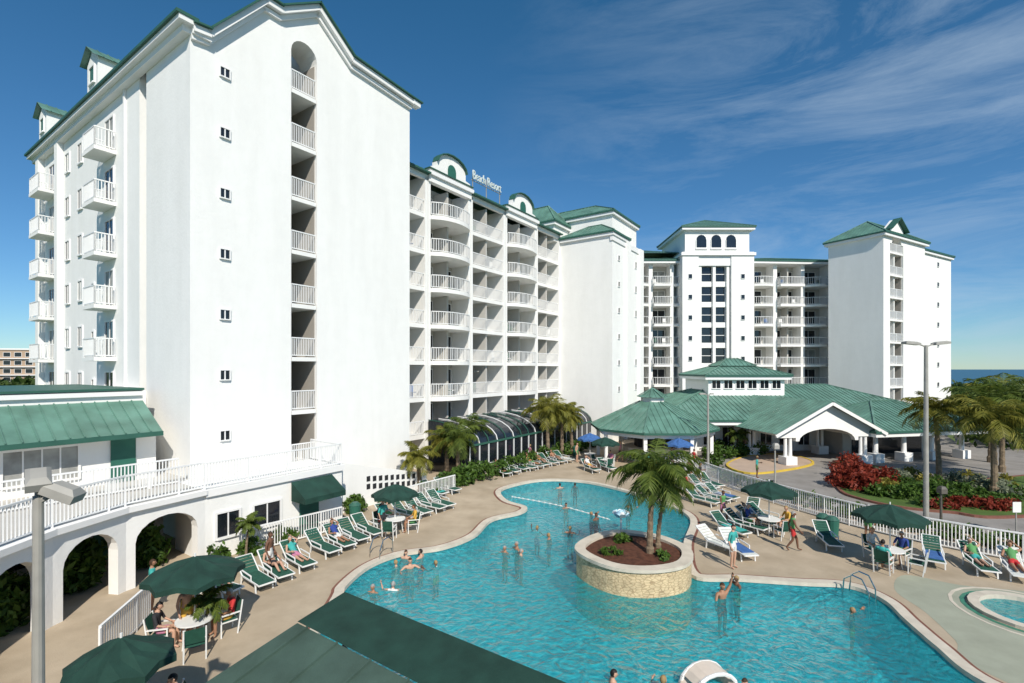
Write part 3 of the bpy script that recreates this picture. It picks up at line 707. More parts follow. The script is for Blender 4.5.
# ============================================================ left terrace + arcade
ar=B('terrace_arcade',C0,TH)
nodes=[(-.6,-2.85),(-3.4,-3.25),(-5.6,-4.3),(-7.5,-5.8),(-9.3,-7.9),(-10.6,-10.5)]
for i,(p0,p1) in enumerate(zip(nodes[:-1],nodes[1:])):
    a,b_=p1,p0; Lg=math.hypot(b_[0]-a[0],b_[1]-a[1]); hw=Lg/2-0.3; mid=Lg/2
    ar_=[(mid+hw*math.cos(t),1.6+min(hw,0.8)*math.sin(t)) for t in [math.pi*k/10 for k in range(11)]]
    ar.prof('arches',STUC,[(0,0),(mid-hw,0),(mid-hw,1.6)]+ar_[::-1][1:-1]+[(mid+hw,1.6),(mid+hw,0),(Lg,0),(Lg,2.99),(0,2.99)],a,b_,0.4)
    ar.beam('band',TRIM,(a[0],a[1]-.03,2.93),(b_[0],b_[1]-.03,2.93),0.3,0.2)
    ar.rail((a[0],a[1]+.1),(b_[0],b_[1]+.1),3.03,1.1,0.12)
ar.prism('floor',STUC2,[(n_[0],n_[1]+0.2) for n_ in nodes]+[(-22,-10.5),(-22,14),(-.02,14),(-.02,-.0),(-.6,-.0)],2.75,3.0)
ar.box('back_wall',STUC2,-18,-0.7,1.0,1.3,0,2.75); ar.box('doors',DOORG,-3.2,-2.2,0.9,0.99,0,2.1); ar.box('doors',GLASS,-6.5,-4.2,0.9,0.99,0.5,2.1)
ar.finish()
lbd=B('terrace_building',C0,TH)
lbd.box('walls',STUC,-14,-0.7,1.8,13,3.0,5.5)
lbd.roofface('roof',ROOF,[(-14,0.9,5.2),(-0.75,0.9,5.2),(-0.75,3.2,6.5),(-14,3.2,6.5)])
lbd.box('fascia',ROOFD,-14,-0.75,0.82,0.93,5.0,5.2); lbd.box('soffit',TRIM,-14,-.75,0.95,1.79,5.0,5.12)
lbd.box('parapet',STUC,-14,-0.75,3.2,3.5,5.5,7.0); lbd.box('cornice',TRIM,-14,-.75,3.05,3.55,6.75,6.95); lbd.box('roof_edge',ROOFD,-14,-.75,3.0,13,7.0,7.1)
lbd.box('walls',STUC,-0.7,-.01,5,13,3,6.9)
lbd.box('doors',DOORG,-2.4,-1.5,1.72,1.79,3.02,5.0); lbd.window(-4.6,3.5,4.8,2.2,1.8,mull=3,gm=CURT); lbd.window(-8,3.5,4.8,2.2,1.8,mull=3,gm=CURT)
lbd.rail((-9,-0.6),(-0.7,-0.6),3.0,1.1,0.12)
lbd.finish()
foliage('arcade_plants',[(*T(-4.5,1.5),0.8,0.8,0.8,0.9),(*T(-6.5,3.2),0.8,0.8,0.8,0.9),(*T(-2,1.2),0.7,0.6,0.6,0.8)],5000,LEAF,0.16,12)
foliage('shrub',[(*T(12.5,2.8),0.4,.7,.6,.45),(*T(14.2,2.6),0.5,.9,.7,.6),(*T(16,2.4),0.6,1.0,1.0,0.75),(*T(18,2.6),0.6,1.0,1.0,0.7),(*T(20,3.0),0.5,0.9,0.8,0.6),(*T(22,2.8),0.5,.9,.8,.65),(*T(24,2.8),0.5,.9,.8,.6),(*T(27,2.8),0.5,.9,.8,.6),(*T(30,2.8),0.5,.9,.8,.6),(*T(33,2.8),0.5,.9,.8,.6),(*T(36,2.8),0.5,.9,.8,.6)],10000,LEAF,0.14,13)
foliage('hanging_vine',[(*T(7.5,2.0),0.4,0.6,0.5,0.5),(*T(10,2.0),0.4,0.6,0.5,0.5)],2000,LEAF,0.12,14)
foliage('deck_shrub',[(*T(1.0,3.4),0.35,.5,.4,.4),(*T(2.6,3.4),0.35,.5,.4,.4),(*T(-.4,3.5),.4,.4,.4,.5)],1800,LEAF,0.1,17)
# foreground roof
fr_=B('poolside_bar_roof')
E1=Vector((-3.75,11.0,3.0));E2=Vector((4.5,5.3,3.0)); Rv=Vector((.568,.823,0))
dn=-Rv*1.15+Vector((0,0,-0.18)); dn2=-Rv*5.5+Vector((0,0,-1.4))
A1=E1+dn;A2=E2+dn
fr_.roofface('upper_canvas',AWN,[A1,A2,E2,E1],rib=False)  # shade on the upper strip is painted by the darker canvas colour
B1=A1+dn2+Vector((-0.5,.3,0));B2=A2+dn2
fr_.roofface('lower_roof',AWN2,[B1,B2,A2-Vector((0,0,.03)),A1-Vector((0,0,.03))],sp=0.9)  # lighter canvas colour paints this slope as the lit one
fr_.roofface('back_slope',AWN,[E2,E1,E1+Rv*0.2-Vector((0,0,.35)),E2+Rv*.2-Vector((0,0,.35))],rib=False)
for q in(E1+Vector((0.1,-.3,0)),B1+Vector((.5,.5,0)),E2): fr_.cyl('posts',METAL,(q.x,q.y,0),(q.x,q.y,q.z-.05),.06)
fr_.finish()

# ============================================================ island planter + palms
ic=(4.8,19.4)
isl=spline([(ic[0]+r*math.cos(a),ic[1]+r*math.sin(a)) for r,a in [(2.2,0),(2.15,.8),(2.2,1.57),(2.05,2.3),(2.25,3.14),(2.1,4.0),(2.05,4.71),(2.15,5.5)]],6)
STONE=mat('stone_cladding',(0.60,0.46,0.28),0.85,0.18,3,0.5,10)
nt=STONE.node_tree; N=nt.nodes; L=nt.links; p=N['Principled BSDF']; src=p.inputs['Base Color'].links[0].from_socket
br=N.new('ShaderNodeTexVoronoi'); br.inputs['Scale'].default_value=5.5; br.feature='DISTANCE_TO_EDGE'; gg=N.new('ShaderNodeNewGeometry'); mp=N.new('ShaderNodeMapping'); mp.inputs['Scale'].default_value=(1,1,2.0)
L.new(gg.outputs['Position'],mp.inputs[0]); L.new(mp.outputs[0],br.inputs['Vector'])
crr=N.new('ShaderNodeValToRGB'); crr.color_ramp.elements[0].color=(.5,.46,.42,1); crr.color_ramp.elements[1].position=.12; crr.color_ramp.elements[1].color=(1,1,1,1); L.new(br.outputs['Distance'],crr.inputs[0])
mm=N.new('ShaderNodeMixRGB'); mm.blend_type='MULTIPLY'; mm.inputs[0].default_value=0.9; L.new(src,mm.inputs[1]); L.new(crr.outputs['Color'],mm.inputs[2]); L.new(mm.outputs[0],p.inputs['Base Color'])
pb=B('stone_planter'); n=len(isl); io=offset(isl,-0.35); cap=offset(isl,0.07)
pb.faces('wall',STONE,[(q[0],q[1],PD) for q in isl]+[(q[0],q[1],0.78) for q in isl],[(i,(i+1)%n,(i+1)%n+n,i+n) for i in range(n)])
V=[(q[0],q[1],0.9) for q in cap]+[(q[0],q[1],0.9) for q in io]+[(q[0],q[1],0.78) for q in cap]+[(q[0],q[1],0.70) for q in io]
Fc=[]
for i in range(n):
    j=(i+1)%n; Fc+=[(i,j,j+n,i+n),(i,i+2*n,j+2*n,j),(i+n,j+n,j+3*n,i+3*n)]
pb.faces('cap',COPE,V,Fc)
pb.faces('soil',SOIL,[(q[0],q[1],0.80) for q in io],[tuple(range(n))])
pb.finish()
palm(ic[0]+.6,ic[1]-.2,2.9,1.75,26,1,0.35,0.75,tr=.09); palm(ic[0]+1.1,ic[1]+.4,2.2,1.35,17,2,0.3,0.75,tr=.07)
foliage('planter_grass',[(ic[0]-1,ic[1]-.4,0.9,.35,.3,.22),(ic[0]+.9,ic[1]-.8,0.9,.3,.3,.2),(ic[0]-.2,ic[1]+1,0.95,.4,.3,.25)],700,LEAF,0.1,15)
for (u,v,h,r,s,m) in [(458,478,2.6,1.8,4,PALM),(420,492,2.0,1.3,5,PALMY),(470,470,3.0,1.7,6,PALM),(447,476,2.4,1.5,16,PALMY)]:
    x,y=G(u,v); palm(x,y,h,r,22,s,0.2,0,m)
for (u,v,h,r,s) in [(548,458,4.0,2.0,7),(562,456,3.6,2.1,8),(572,454,3.2,1.6,9)]:
    x,y=G(u,v); palm(x,y,h,r,26,s,0.3,0,PALMY)
x,y=G(737,455); palm(x,y,1.6,1.1,18,31,.1,0,PALM,.09)
for (x,y,h,r,s,m) in [(31,31.5,4.6,2.2,10,PALMY),(33.5,34,5.2,2.4,11,PALM),(30.5,35,4.8,2.1,12,PALMY),(36,33,5.2,2.5,13,PALM),(38,38,5.3,2.5,14,PALM),(41,42,5.3,2.6,15,PALMY)]:
    palm(x,y,h,r,26,s,0.3,0,m)
palm(*G(246,560),1.2,0.6,16,21,0.1,0,PALM,0.04,name='potted_palm')
palm(*G(205,640),0.9,0.6,14,22,0.1,0,PALM,0.04,name='potted_palm')

# ============================================================ furniture
def lounger(fab,name):
    b=B(name)
    sl=0.33; 
    for sx in(-.3,.3):
        b.beam('frame',PLAW,(sx,-1.15,sl),(sx,0.25,sl),.04,.045); b.beam('frame',PLAW,(sx,0.25,sl),(sx,0.9,sl+.5),.04,.045)
        b.beam('frame',PLAW,(sx,-.9,0),(sx,-.85,sl),.045,.045); b.beam('frame',PLAW,(sx,.35,0),(sx,.3,sl),.045,.045)
        b.beam('frame',PLAW,(sx,-.5,sl+.18),(sx,.3,sl+.2),.05,.03); b.beam('frame',PLAW,(sx,-.5,sl),(sx,-.5,sl+.18),.035,.035)
    b.beam('frame',PLAW,(-.3,-1.15,sl),(.3,-1.15,sl),.045,.045); b.beam('frame',PLAW,(-.3,.9,sl+.5),(.3,.9,sl+.5),.045,.045)
    for i in range(11):
        y=-1.1+i*.125; b.box('sling',fab,-.28,.28,y,y+.115,sl+.01,sl+.025)
    for i in range(6):
        f0=i/6+.01;f1=(i+1)/6-.01
        b.faces('sling',fab,[(-.28,.25+.65*f0,sl+.02+.5*f0),(.28,.25+.65*f0,sl+.02+.5*f0),(.28,.25+.65*f1,sl+.02+.5*f1),(-.28,.25+.65*f1,sl+.02+.5*f1)],[(0,1,2,3)])
    return b.mesh()
LG=lounger(FAB_G,'lounge_chair'); LW=lounger(FAB_W,'lounge_chair_w')
def umbrella(x,y,h=2.55,r=1.3,m=AWN,table=True):
    b=B('patio_umbrella',(x,y,0),R.random()*2)
    b.cyl('pole',PLAW,(0,0,0),(0,0,h+.08),.025); n=8
    ch=lambda i:(r*math.cos(6.2832*i/n),r*math.sin(6.2832*i/n),h-.5)
    for i in range(n):
        p0=Vector(ch(i));p1=Vector(ch(i+1)); top=Vector((0,0,h)); mid=(p0+p1)/2*0.95; mid.z=h-.42
        m0=(p0+top)/2+Vector((0,0,.05));m1=(p1+top)/2+Vector((0,0,.05)); mm_=(m0+m1)/2-Vector((0,0,.05))
        b.faces('canopy',m,[top,m0,mm_,m1,p0,mid,p1],[(0,1,2),(0,2,3),(1,4,5,2),(2,5,6,3)])
        b.faces('valance',m,[p0,mid,p1,p1-Vector((0,0,.14)),mid-Vector((0,0,.16)),p0-Vector((0,0,.14))],[(0,1,4,5),(1,2,3,4)])
        b.cyl('ribs',PLAW,(0,0,h-.9),p0*0.55+Vector((0,0,(h-.25)*.45)),.008,n=4)
    b.cyl('base',BRONZE,(0,0,0),(0,0,.08),.25,.2,16)
    if table:
        b.cyl('table_top',PLAW,(0,0,.70),(0,0,.74),.5,.5,20)
        for a in range(4):
            t=a*1.57+.7; b.cyl('table_legs',PLAW,(.4*math.cos(t),.4*math.sin(t),0),(.3*math.cos(t),.3*math.sin(t),.7),.02,n=5)
    b.finish()
def chair_mesh(fab):
    b=B('patio_chair')
    b.box('seat',fab,-.24,.24,-.24,.2,.42,.45); b.faces('back',fab,[(-.24,.2,.5),(.24,.2,.5),(.24,.34,.95),(-.24,.34,.95)],[(0,1,2,3)])
    for sx in(-.26,.26):
        b.beam('frame',PLAW,(sx,-.24,0),(sx,-.24,.64),.035,.035); b.beam('frame',PLAW,(sx,.2,0),(sx,.34,.97),.035,.035); b.beam('frame',PLAW,(sx,-.26,.64),(sx,.27,.64),.05,.03); b.beam('frame',PLAW,(sx,-.24,.43),(sx,.2,.43),.03,.03)
    return b.mesh()
CH=chair_mesh(FAB_G)
# ------------------------------------------------------------ people
SK1=mat('skin_light',(0.50,0.30,0.21),0.6,0.05,5); SK2=mat('skin_tan',(0.34,0.18,0.11),0.6,0.05,5); SK3=mat('skin_dark',(0.16,0.08,0.05),0.6,0.05,5)
HR=[mat('hair_brown',(0.05,0.025,0.012),0.7,.2,9),mat('hair_black',(0.012,0.01,0.01),0.6,.2,9),mat('hair_blond',(0.30,0.20,0.09),0.7,.2,9),mat('hair_grey',(0.3,0.29,0.28),.7,.2,9)]
CL=[mat('cloth_%d'%i,c,0.8,0.08,6) for i,c in enumerate([(0.03,0.06,0.25),(0.5,0.04,0.04),(0.03,0.03,0.035),(0.65,0.65,0.62),(0.05,0.35,0.32),(0.5,0.2,0.3),(0.6,0.35,0.06),(0.1,0.28,0.1)])]
EYE=mat('eye',(0.02,0.02,0.02),0.3,0,5); LIP=mat('lips',(0.35,0.12,0.09),0.5,0,5)
def person_mesh(nm,J):
    """slots: 0 skin 1 top 2 bottom 3 hair 4 eye 5 lips"""
    vs=[];rad=[];ed=[];lab=[]
    def add(p,r,par=None,l=0):
        vs.append(Vector(p)); rad.append(r); i=len(vs)-1
        if par is not None: ed.append((par,i)); lab.append(l)
        return i
    pel=add(J['pelvis'],(.135,.105)); sp=add(J['spine'],(.12,.09),pel,J.get('lt',0)); ch=add(J['chest'],(.16,.11),sp,J.get('lt',0))
    nb=add(J['neck'],(.06,.055),ch,J.get('lt',0)); hd=Vector(J['head']); nk=Vector(J['neck']); nt_=add(nk+(hd-nk)*0.5,(.05,.05),nb,0)
    wr=[]
    for side,sx in(('R',1),('L',-1)):
        g=lambda k:J.get(k+side,(sx*abs(J[k][0]),J[k][1],J[k][2]) if k in J else None)
        hp=add(g('hip'),(.09,.09),pel,2); kn=Vector(g('knee')); hv=Vector(g('hip'))
        mt=add(hv*.5+kn*.5,(.076,.076),hp,2); k_=add(kn,(.056,.056),mt,0); an=Vector(g('ankle'))
        cf=add(kn*.65+an*.35,(.053,.056),k_,0); a_=add(an,(.034,.036),cf,0); add(g('toe'),(.04,.025),a_,0)
        sh=add(g('shoulder'),(.06,.055),ch,J.get('lt',0)); el=Vector(g('elbow')); e_=add(el,(.04,.04),sh,J.get('ls',0)); w_=Vector(g('wrist')); wi=add(w_,(.026,.024),e_,0)
        wr.append((w_,(w_-el).normalized(),sx))
    me=bpy.data.meshes.new(nm); me.from_pydata([tuple(v) for v in vs],ed,[]); o=bpy.data.objects.new(nm,me); scn.collection.objects.link(o)
    md=o.modifiers.new('s','SKIN'); 
    for i,sv in enumerate(me.skin_vertices[0].data): sv.radius=rad[i]; sv.use_root=(i==0)
    md.use_smooth_shade=True
    sb=o.modifiers.new('u','SUBSURF'); sb.levels=1; sb.render_levels=1
    bpy.context.view_layer.update(); dg=bpy.context.evaluated_depsgraph_get()
    m2=bpy.data.meshes.new_from_object(o.evaluated_get(dg)); bpy.data.objects.remove(o)
    V=[v.co.copy() for v in m2.vertices]; Fc=[tuple(p_.vertices) for p_ in m2.polygons]; MI=[]
    for p_ in m2.polygons:
        c=p_.center; best=9;bl=0
        for (a,b_),l in zip(ed,lab):
            A=vs[a];D=vs[b_]-A; t=max(0,min(1,(c-A).dot(D)/max(1e-6,D.length_squared))); d=(c-A-D*t).length-0.5*(rad[a][0]*(1-t)+rad[b_][0]*t)
            if d<best: best=d;bl=l
        if (c-vs[0]).length<.15: bl=2
        MI.append(bl)
    up=(hd-nk).normalized(); fw=Vector(J.get('face',(0,-1,0))); fw=(fw-up*fw.dot(up)).normalized(); rt=fw.cross(up)
    ns,nr_=12,9; o0=len(V)
    for i in range(nr_+1):
        ph=math.pi*i/nr_-math.pi/2
        for j in range(ns):
            th=2*math.pi*j/ns; cx_=math.cos(ph)*math.cos(th);cy_=math.cos(ph)*math.sin(th);cz_=math.sin(ph)
            jaw=1-0.28*max(0,-cz_)
            V.append(hd+rt*cx_*.077*jaw+fw*cy_*.098*(jaw if cy_<0 else 1)+up*cz_*.118)
    for i in range(nr_):
        for j in range(ns):
            Fc.append((o0+i*ns+j,o0+i*ns+(j+1)%ns,o0+(i+1)*ns+(j+1)%ns,o0+(i+1)*ns+j)); th=2*math.pi*(j+.5)/ns; front=math.sin(th)
            zc=math.sin(math.pi*(i+.5)/nr_-math.pi/2)
            MI.append(3 if (zc>0.55 or (front<0.25 and zc>-0.35)) else 0)
    def blob(c,rx,ry,rz,m):
        o1=len(V)
        for d in(rt*rx,-rt*rx,fw*ry,-fw*ry,up*rz,-up*rz): V.append(c+d)
        for f in((0,2,4),(2,1,4),(1,3,4),(3,0,4),(2,0,5),(1,2,5),(3,1,5),(0,3,5)): Fc.append(tuple(o1+q for q in f)); MI.append(m)
    blob(hd+fw*.105-up*.015,.014,.02,.028,0)
    for sx in(-1,1): blob(hd+rt*sx*.032+fw*.088+up*.008,.013,.008,.008,4); blob(hd+rt*sx*.079,.012,.02,.03,0)
    blob(hd+fw*.083-up*.058,.024,.010,.007,5)
    for w_,d,sx in wr:
        n1=Vector((sx,0,0))-d*d.x*sx
        n1=(n1 if n1.length>.2 else d.orthogonal()).normalized(); n2=d.cross(n1)
        def bx(c0,c1,a0,b0,a1,b1):
            o1=len(V)
            for c,a,b_ in((c0,a0,b0),(c1,a1,b1)):
                for i,j in((-1,-1),(1,-1),(1,1),(-1,1)): V.append(c+n2*i*a+n1*j*b_)
            for f in((0,1,2,3),(7,6,5,4),(0,4,5,1),(1,5,6,2),(2,6,7,3),(3,7,4,0)): Fc.append(tuple(o1+q for q in f)); MI.append(0)
        bx(w_-d*.01,w_+d*.09,.028,.016,.042,.014)
        for k,ln in enumerate((.065,.078,.072,.055)):
            c=w_+d*.085+n2*(-.032+k*.021); kx=c+d*ln*.55-n1*.006; bx(c,kx,.009,.009,.008,.008); bx(kx,kx+d*ln*.45-n1*.022,.008,.008,.006,.006)
        c=w_+d*.03-n2*.03; kx=c+(d*.6-n2*.8)*.04; bx(c,kx,.011,.011,.009,.009); bx(kx,kx+(d*.9-n2*.3)*.03,.009,.009,.007,.007)
    m3=bpy.data.meshes.new(nm); m3.from_pydata([tuple(v) for v in V],[],Fc)
    for m in(SK1,CL[0],CL[1],HR[0],EYE,LIP): m3.materials.append(m)
    m3.polygons.foreach_set('material_index',MI); m3.polygons.foreach_set('use_smooth',[True]*len(Fc)); m3.update()
    return m3
stand=dict(pelvis=(0,0,.93),spine=(0,.01,1.09),chest=(0,0,1.28),neck=(0,.01,1.44),head=(0,-.015,1.60),hip=(.09,0,.86),knee=(.1,-.02,.48),ankle=(.1,.02,.08),toe=(.12,-.13,.03),shoulder=(.18,0,1.39),elbow=(.25,.03,1.10),wrist=(.24,-.07,.86))
def mk(base,**k): d=dict(base); d.update(k); return d
P_stand=person_mesh('p1',stand)
P_shirt=person_mesh('p2',mk(stand,lt=1,ls=1,elbowR=(.26,-.02,1.12),wristR=(.2,-.22,1.18)))
P_walk=person_mesh('p3',mk(stand,lt=1,kneeR=(.09,-.16,.5),ankleR=(.09,-.2,.1),toeR=(.1,-.36,.06),kneeL=(-.09,.03,.49),ankleL=(-.09,.26,.16),toeL=(-.1,.16,.04),elbowR=(.24,.14,1.12),wristR=(.24,.1,.88),elbowL=(-.24,-.08,1.12),wristL=(-.22,-.25,.93)))
P_swim=person_mesh('p4',mk(stand,elbow=(.40,-.12,1.25),wrist=(.42,-.34,1.3)))
P_swim2=person_mesh('p5',mk(stand,lt=1,elbowR=(.42,-.05,1.34),wristR=(.55,-.2,1.5),elbowL=(-.36,-.14,1.2),wristL=(-.25,-.35,1.16)))
P_rec=person_mesh('p6',dict(pelvis=(0,0.12,.46),spine=(0,.26,.54),chest=(0,.43,.70),neck=(0,.55,.84),head=(0,.60,.99),hip=(.09,.06,.45),knee=(.1,-.36,.60),ankle=(.1,-.72,.40),toe=(.12,-.84,.46),shoulder=(.18,.50,.78),elbow=(.29,.26,.58),wrist=(.24,.0,.58),face=(0,-1,.2)))
P_flat=person_mesh('p7',dict(lt=1,pelvis=(0,0.12,.46),spine=(0,.26,.54),chest=(0,.43,.70),neck=(0,.55,.84),head=(0,.60,.99),hip=(.09,.06,.45),knee=(.1,-.38,.42),ankle=(.1,-.80,.40),toe=(.13,-.86,.50),shoulder=(.18,.50,.78),elbowR=(.34,.62,.86),wristR=(.12,.72,1.04),elbowL=(-.29,.26,.58),wristL=(-.2,.05,.62),face=(0,-1,.2)))
P_sit=person_mesh('p8',dict(lt=1,ls=1,pelvis=(0,.08,.53),spine=(0,.12,.69),chest=(0,.12,.89),neck=(0,.1,1.05),head=(0,.06,1.21),hip=(.1,.05,.51),knee=(.13,-.36,.52),ankle=(.13,-.36,.09),toe=(.14,-.5,.04),shoulder=(.18,.12,1.0),elbow=(.25,.02,.74),wrist=(.17,-.2,.66)))
P_up=person_mesh('p9',mk(stand,elbowR=(.3,-.02,1.6),wristR=(.34,-.06,1.86),elbowL=(-.32,-.1,1.15),wristL=(-.45,-.26,1.1)))
def person(me,x,y,z=0,rot=0,sc=1.0,seed=None):
    r=random.Random(seed if seed is not None else int(x*100+y*37))
    put(me,'person',x,y,z,rot,sc*r.uniform(.95,1.04),{0:r.choice([SK1,SK1,SK2,SK2,SK3]),1:r.choice(CL),2:r.choice(CL),3:r.choice(HR)})
def atwater(u,v,me,rot,sc=1.0):
    x,y=G(u,v,-.12); person(me,x,y,PD,rot,sc)
def um(u_,top,h=2.55,r=1.3,m=AWN,table=True,chairs=3,occ=0):
    d=F*(H-h)/(top-369); x=(u_-512)/F*d; umbrella(x,d,h,r,m,table)
    for i in range(chairs):
        a=i*6.28/max(1,chairs)+R.random(); xx,yy=x+.85*math.cos(a),d+.85*math.sin(a)
        put(CH,'patio_chair',xx,yy,0,a-1.57)
        if i<occ:
            r=random.Random(int(xx*50)); put(P_sit,'person',xx,yy,0,a-1.57,1,{0:r.choice([SK1,SK2]),1:r.choice(CL),2:r.choice(CL),3:r.choice(HR)})
um(395,484,2.4,1.15,occ=2); um(195,556,2.55,1.3,chairs=4,occ=3); um(121,637,2.5,1.0,occ=1); um(769,481,2.55,1.25,occ=2); um(890,504,2.55,1.3,chairs=4,occ=3); um(605,437,2.5,1.2,occ=1)
um(679,438,2.5,1.1,TOWEL,True,2); um(590,433,2.5,1.1,TOWEL,True,0)
for i,(u,v) in enumerate([(373,592),(393,590),(396,566),(410,568),(421,557),(436,566),(406,558),(517,549),(521,555),(537,530),(549,539),(566,508),(570,533),(591,515),(596,520),(624,549),(737,585),(852,613),(613,684),(663,692),(745,690),(628,508),(575,487),(560,488),(505,552)]):
    atwater(u,v,[P_swim,P_swim2,P_stand,P_swim][i%4],R.random()*6.28,[1,1.03,.99,.95][(i*7)%4])
x,y=G(722,598,-.12); put(P_up,'person',x,y,PD,0.3,1.12,{0:SK2,1:CL[2],2:CL[2],3:HR[0]})
for u,v,me,rot in [(793,551,P_walk,1.2),(723,522,P_walk,0.4),(187,640,P_stand,1),(152,612,P_shirt,2.2),(204,558,P_stand,1.0),(700,487,P_shirt,1),(648,470,P_walk,2),(655,480,P_shirt,1),(577,462,P_stand,1),(620,462,P_walk,1),(530,464,P_walk,2),(694,470,P_walk,2),(757,478,P_shirt,1),(383,535,P_shirt,1),(664,462,P_stand,1),(640,459,P_shirt,3),(733,568,P_shirt,.6),(868,540,P_shirt,2),(690,480,P_stand,2),(270,575,P_stand,1.5),(672,468,P_shirt,0)]:
    x,y=G(u,v); person(me,x,y,0,rot)
def lrow(pts,rot,meshes=(LG,),occ=0.25,jit=.15,step=0.95):
    pw=[G(*p) for p in pts]
    for a,b_ in zip(pw[:-1],pw[1:]):
        L_=math.hypot(b_[0]-a[0],b_[1]-a[1]); n=max(1,int(L_/step))
        for i in range(n):
            f=(i+.5)/n; x=a[0]+(b_[0]-a[0])*f+R.uniform(-.08,.08); y=a[1]+(b_[1]-a[1])*f+R.uniform(-.1,.1); r_=rot+R.uniform(-jit,jit)
            put(R.choice(meshes),'lounge_chair',x,y,0,r_)
            if R.random()<occ:
                r=random.Random(int(x*77+y*13)); 
                put(R.choice([P_rec,P_flat]),'person',x,y,0,r_,r.uniform(.95,1.03),{0:r.choice([SK1,SK2]),1:r.choice(CL),2:r.choice(CL),3:r.choice(HR)})
            elif R.random()<.25:
                tb_=B('towel',(x,y,0),r_); tb_.box('cloth',R.choice([TOWEL,CL[3],CL[4]]),-.27,.27,-.9,.2,.36,.385); tb_.finish()
lrow([(238,590),(308,562)],0.95,occ=.85,step=.8); lrow([(312,556),(374,532)],0.95,occ=.4,step=.8); lrow([(382,524),(446,505)],0.95,step=.8,occ=.2)
lrow([(425,497),(452,490)],0.95,step=.9,occ=0); lrow([(205,596),(225,588)],1.1,occ=1)
lrow([(495,476),(520,470),(566,461)],0.7,occ=.45,step=.85); lrow([(583,472),(612,469)],0.3,occ=.3)
lrow([(708,548),(748,555)],0.3,(LW,),occ=0,jit=.3,step=.8); lrow([(738,532),(772,520)],0.6,(LG,),occ=.4); lrow([(696,505),(725,498)],0.6,occ=.4); lrow([(715,535),(740,530)],0.5,(LG,),.4,.3)
lrow([(905,556),(960,566),(1030,578)],-0.55,(LG,LW,LW),occ=.4,step=.95); lrow([(686,492),(715,486)],0.4,step=.85,occ=.4)
lrow([(742,520),(760,514)],-0.6); lrow([(800,540),(850,548)],-.4,(LG,),.3,.2,1.3)
for u,v in [(832,536),(823,533),(355,520),(576,456)]:
    x,y=G(u,v); b=B('trash_can',(x,y,0)); b.cyl('body',DOORG,(0,0,0),(0,0,.8),.26,.3,14); b.cyl('lid',ROOFD,(0,0,.8),(0,0,.95),.32,.16,14); b.cyl('foot',BRONZE,(0,0,-.0),(0,0,.04),.29,.29,14); b.finish()
def lamp(x,y,h,heads,r=.07,m=METAL,name='street_lamp',z0=0):
    b=B(name,(x,y,z0)); b.cyl('base',KERB,(0,0,0),(0,0,.35),r*2.6,r*2.4,12); b.cyl('pole',m,(0,0,.3),(0,0,h),r*1.25,r*.85,12)
    for (dx,dy,dz,sx,sy,sz,pitch) in heads:
        b.cyl('arm',m,(0,0,h-.08),(dx*.7,dy*.7,h+dz),.035,n=6)
        c=Vector((dx,dy,h+dz)); d=Vector((dx,dy,0)).normalized(); s_=Vector((-d.y,d.x,0)); up=Vector((0,0,1)); d=(d*math.cos(pitch)-up*math.sin(pitch)); up=s_.cross(d)*-1
        if up.z<0: up=-up
        vs=[]
        for zz,k in((-.5,1.0),(.15,1.0),(.5,.6)):
            for i,j in((-1,-1),(1,-1),(1,1),(-1,1)): vs.append(c+d*i*sx*.5*k+s_*j*sy*.5*k+up*zz*sz)
        fs=[(0,3,2,1),(8,9,10,11)]
        for q in(0,4): fs+=[(q,q+1,q+5,q+4),(q+1,q+2,q+6,q+5),(q+2,q+3,q+7,q+6),(q+3,q,q+4,q+7)]
        b.faces('lamp_heads',m,vs,fs)
        vs=[c+d*i*sx*.42+s_*j*sy*.42-up*(sz*.5+.006) for i,j in((-1,-1),(1,-1),(1,1),(-1,1))]
        b.faces('lens',PLAW,vs,[(0,1,2,3)])
    b.finish()
x,y=G(926,527); lamp(x,y,9.2,[(-.75,0,.12,.75,.35,.16,-.1),(.75,0,.12,.75,.35,.16,-.1)],.10)
x,y=G(708,471); lamp(x,y,6.0,[(-.45,0,.06,.5,.3,.12,0),(.3,0,.06,.3,.2,.1,0)],.08)
lamp(-3.7,45,7.8,[(.4,0,0,.5,.3,.12,0),(-.4,0,0,.5,.3,.12,0)],.08)
x,y=G(941,530); lamp(x,y,1.9,[(0.05,0,.1,.3,.3,.35,0)],.05,BRONZE,'garden_lamp')
lamp(-5.8,6.0,6.45,[(.02,-.02,.22,.34,.24,.16,0.5),(.26,0.06,.04,.36,.26,.16,.45)],.062,METAL,'flood_lamp')
x,y=G(775,500); lamp(x,y,3.2,[(0.05,0,.1,.3,.3,.35,0)],.05,METAL,'garden_lamp')
for (u,v,r_) in [(862,598,0.6),(380,556,-.5)]:
    x,y=G(u,v); b=B('pool_handrail',(x,y,0),r_)
    for sx in(-.28,.28):
        pts=[(sx,-.35,-.6),(sx,-.3,.35),(sx,-.1,.75),(sx,.2,.8),(sx,.45,.6),(sx,.5,0)]
        for p0,p1 in zip(pts[:-1],pts[1:]): b.cyl('rail',CHROME,p0,p1,.024,n=8)
    b.finish()
b=B('float_rope'); q=[G(512,497,-.12),G(560,506,-.12),G(610,520,-.12)]
pp=spline(q,10,False)
for p0,p1 in zip(pp[:-1],pp[1:]):
    b.cyl('rope',PLAW,(*p0,-.1),(*p1,-.1),.02,n=5); b.cyl('floats',CL[3],(*p0,-.1),(p0[0]+(p1[0]-p0[0])*.3,p0[1]+(p1[1]-p0[1])*.3,-.1),.05,n=6)
b.finish()
b=B('pool_float',(*G(708,688,-.12),-.12),.3)
TF=mat('float_vinyl',(0.7,0.6,0.5),.35,.05,4)
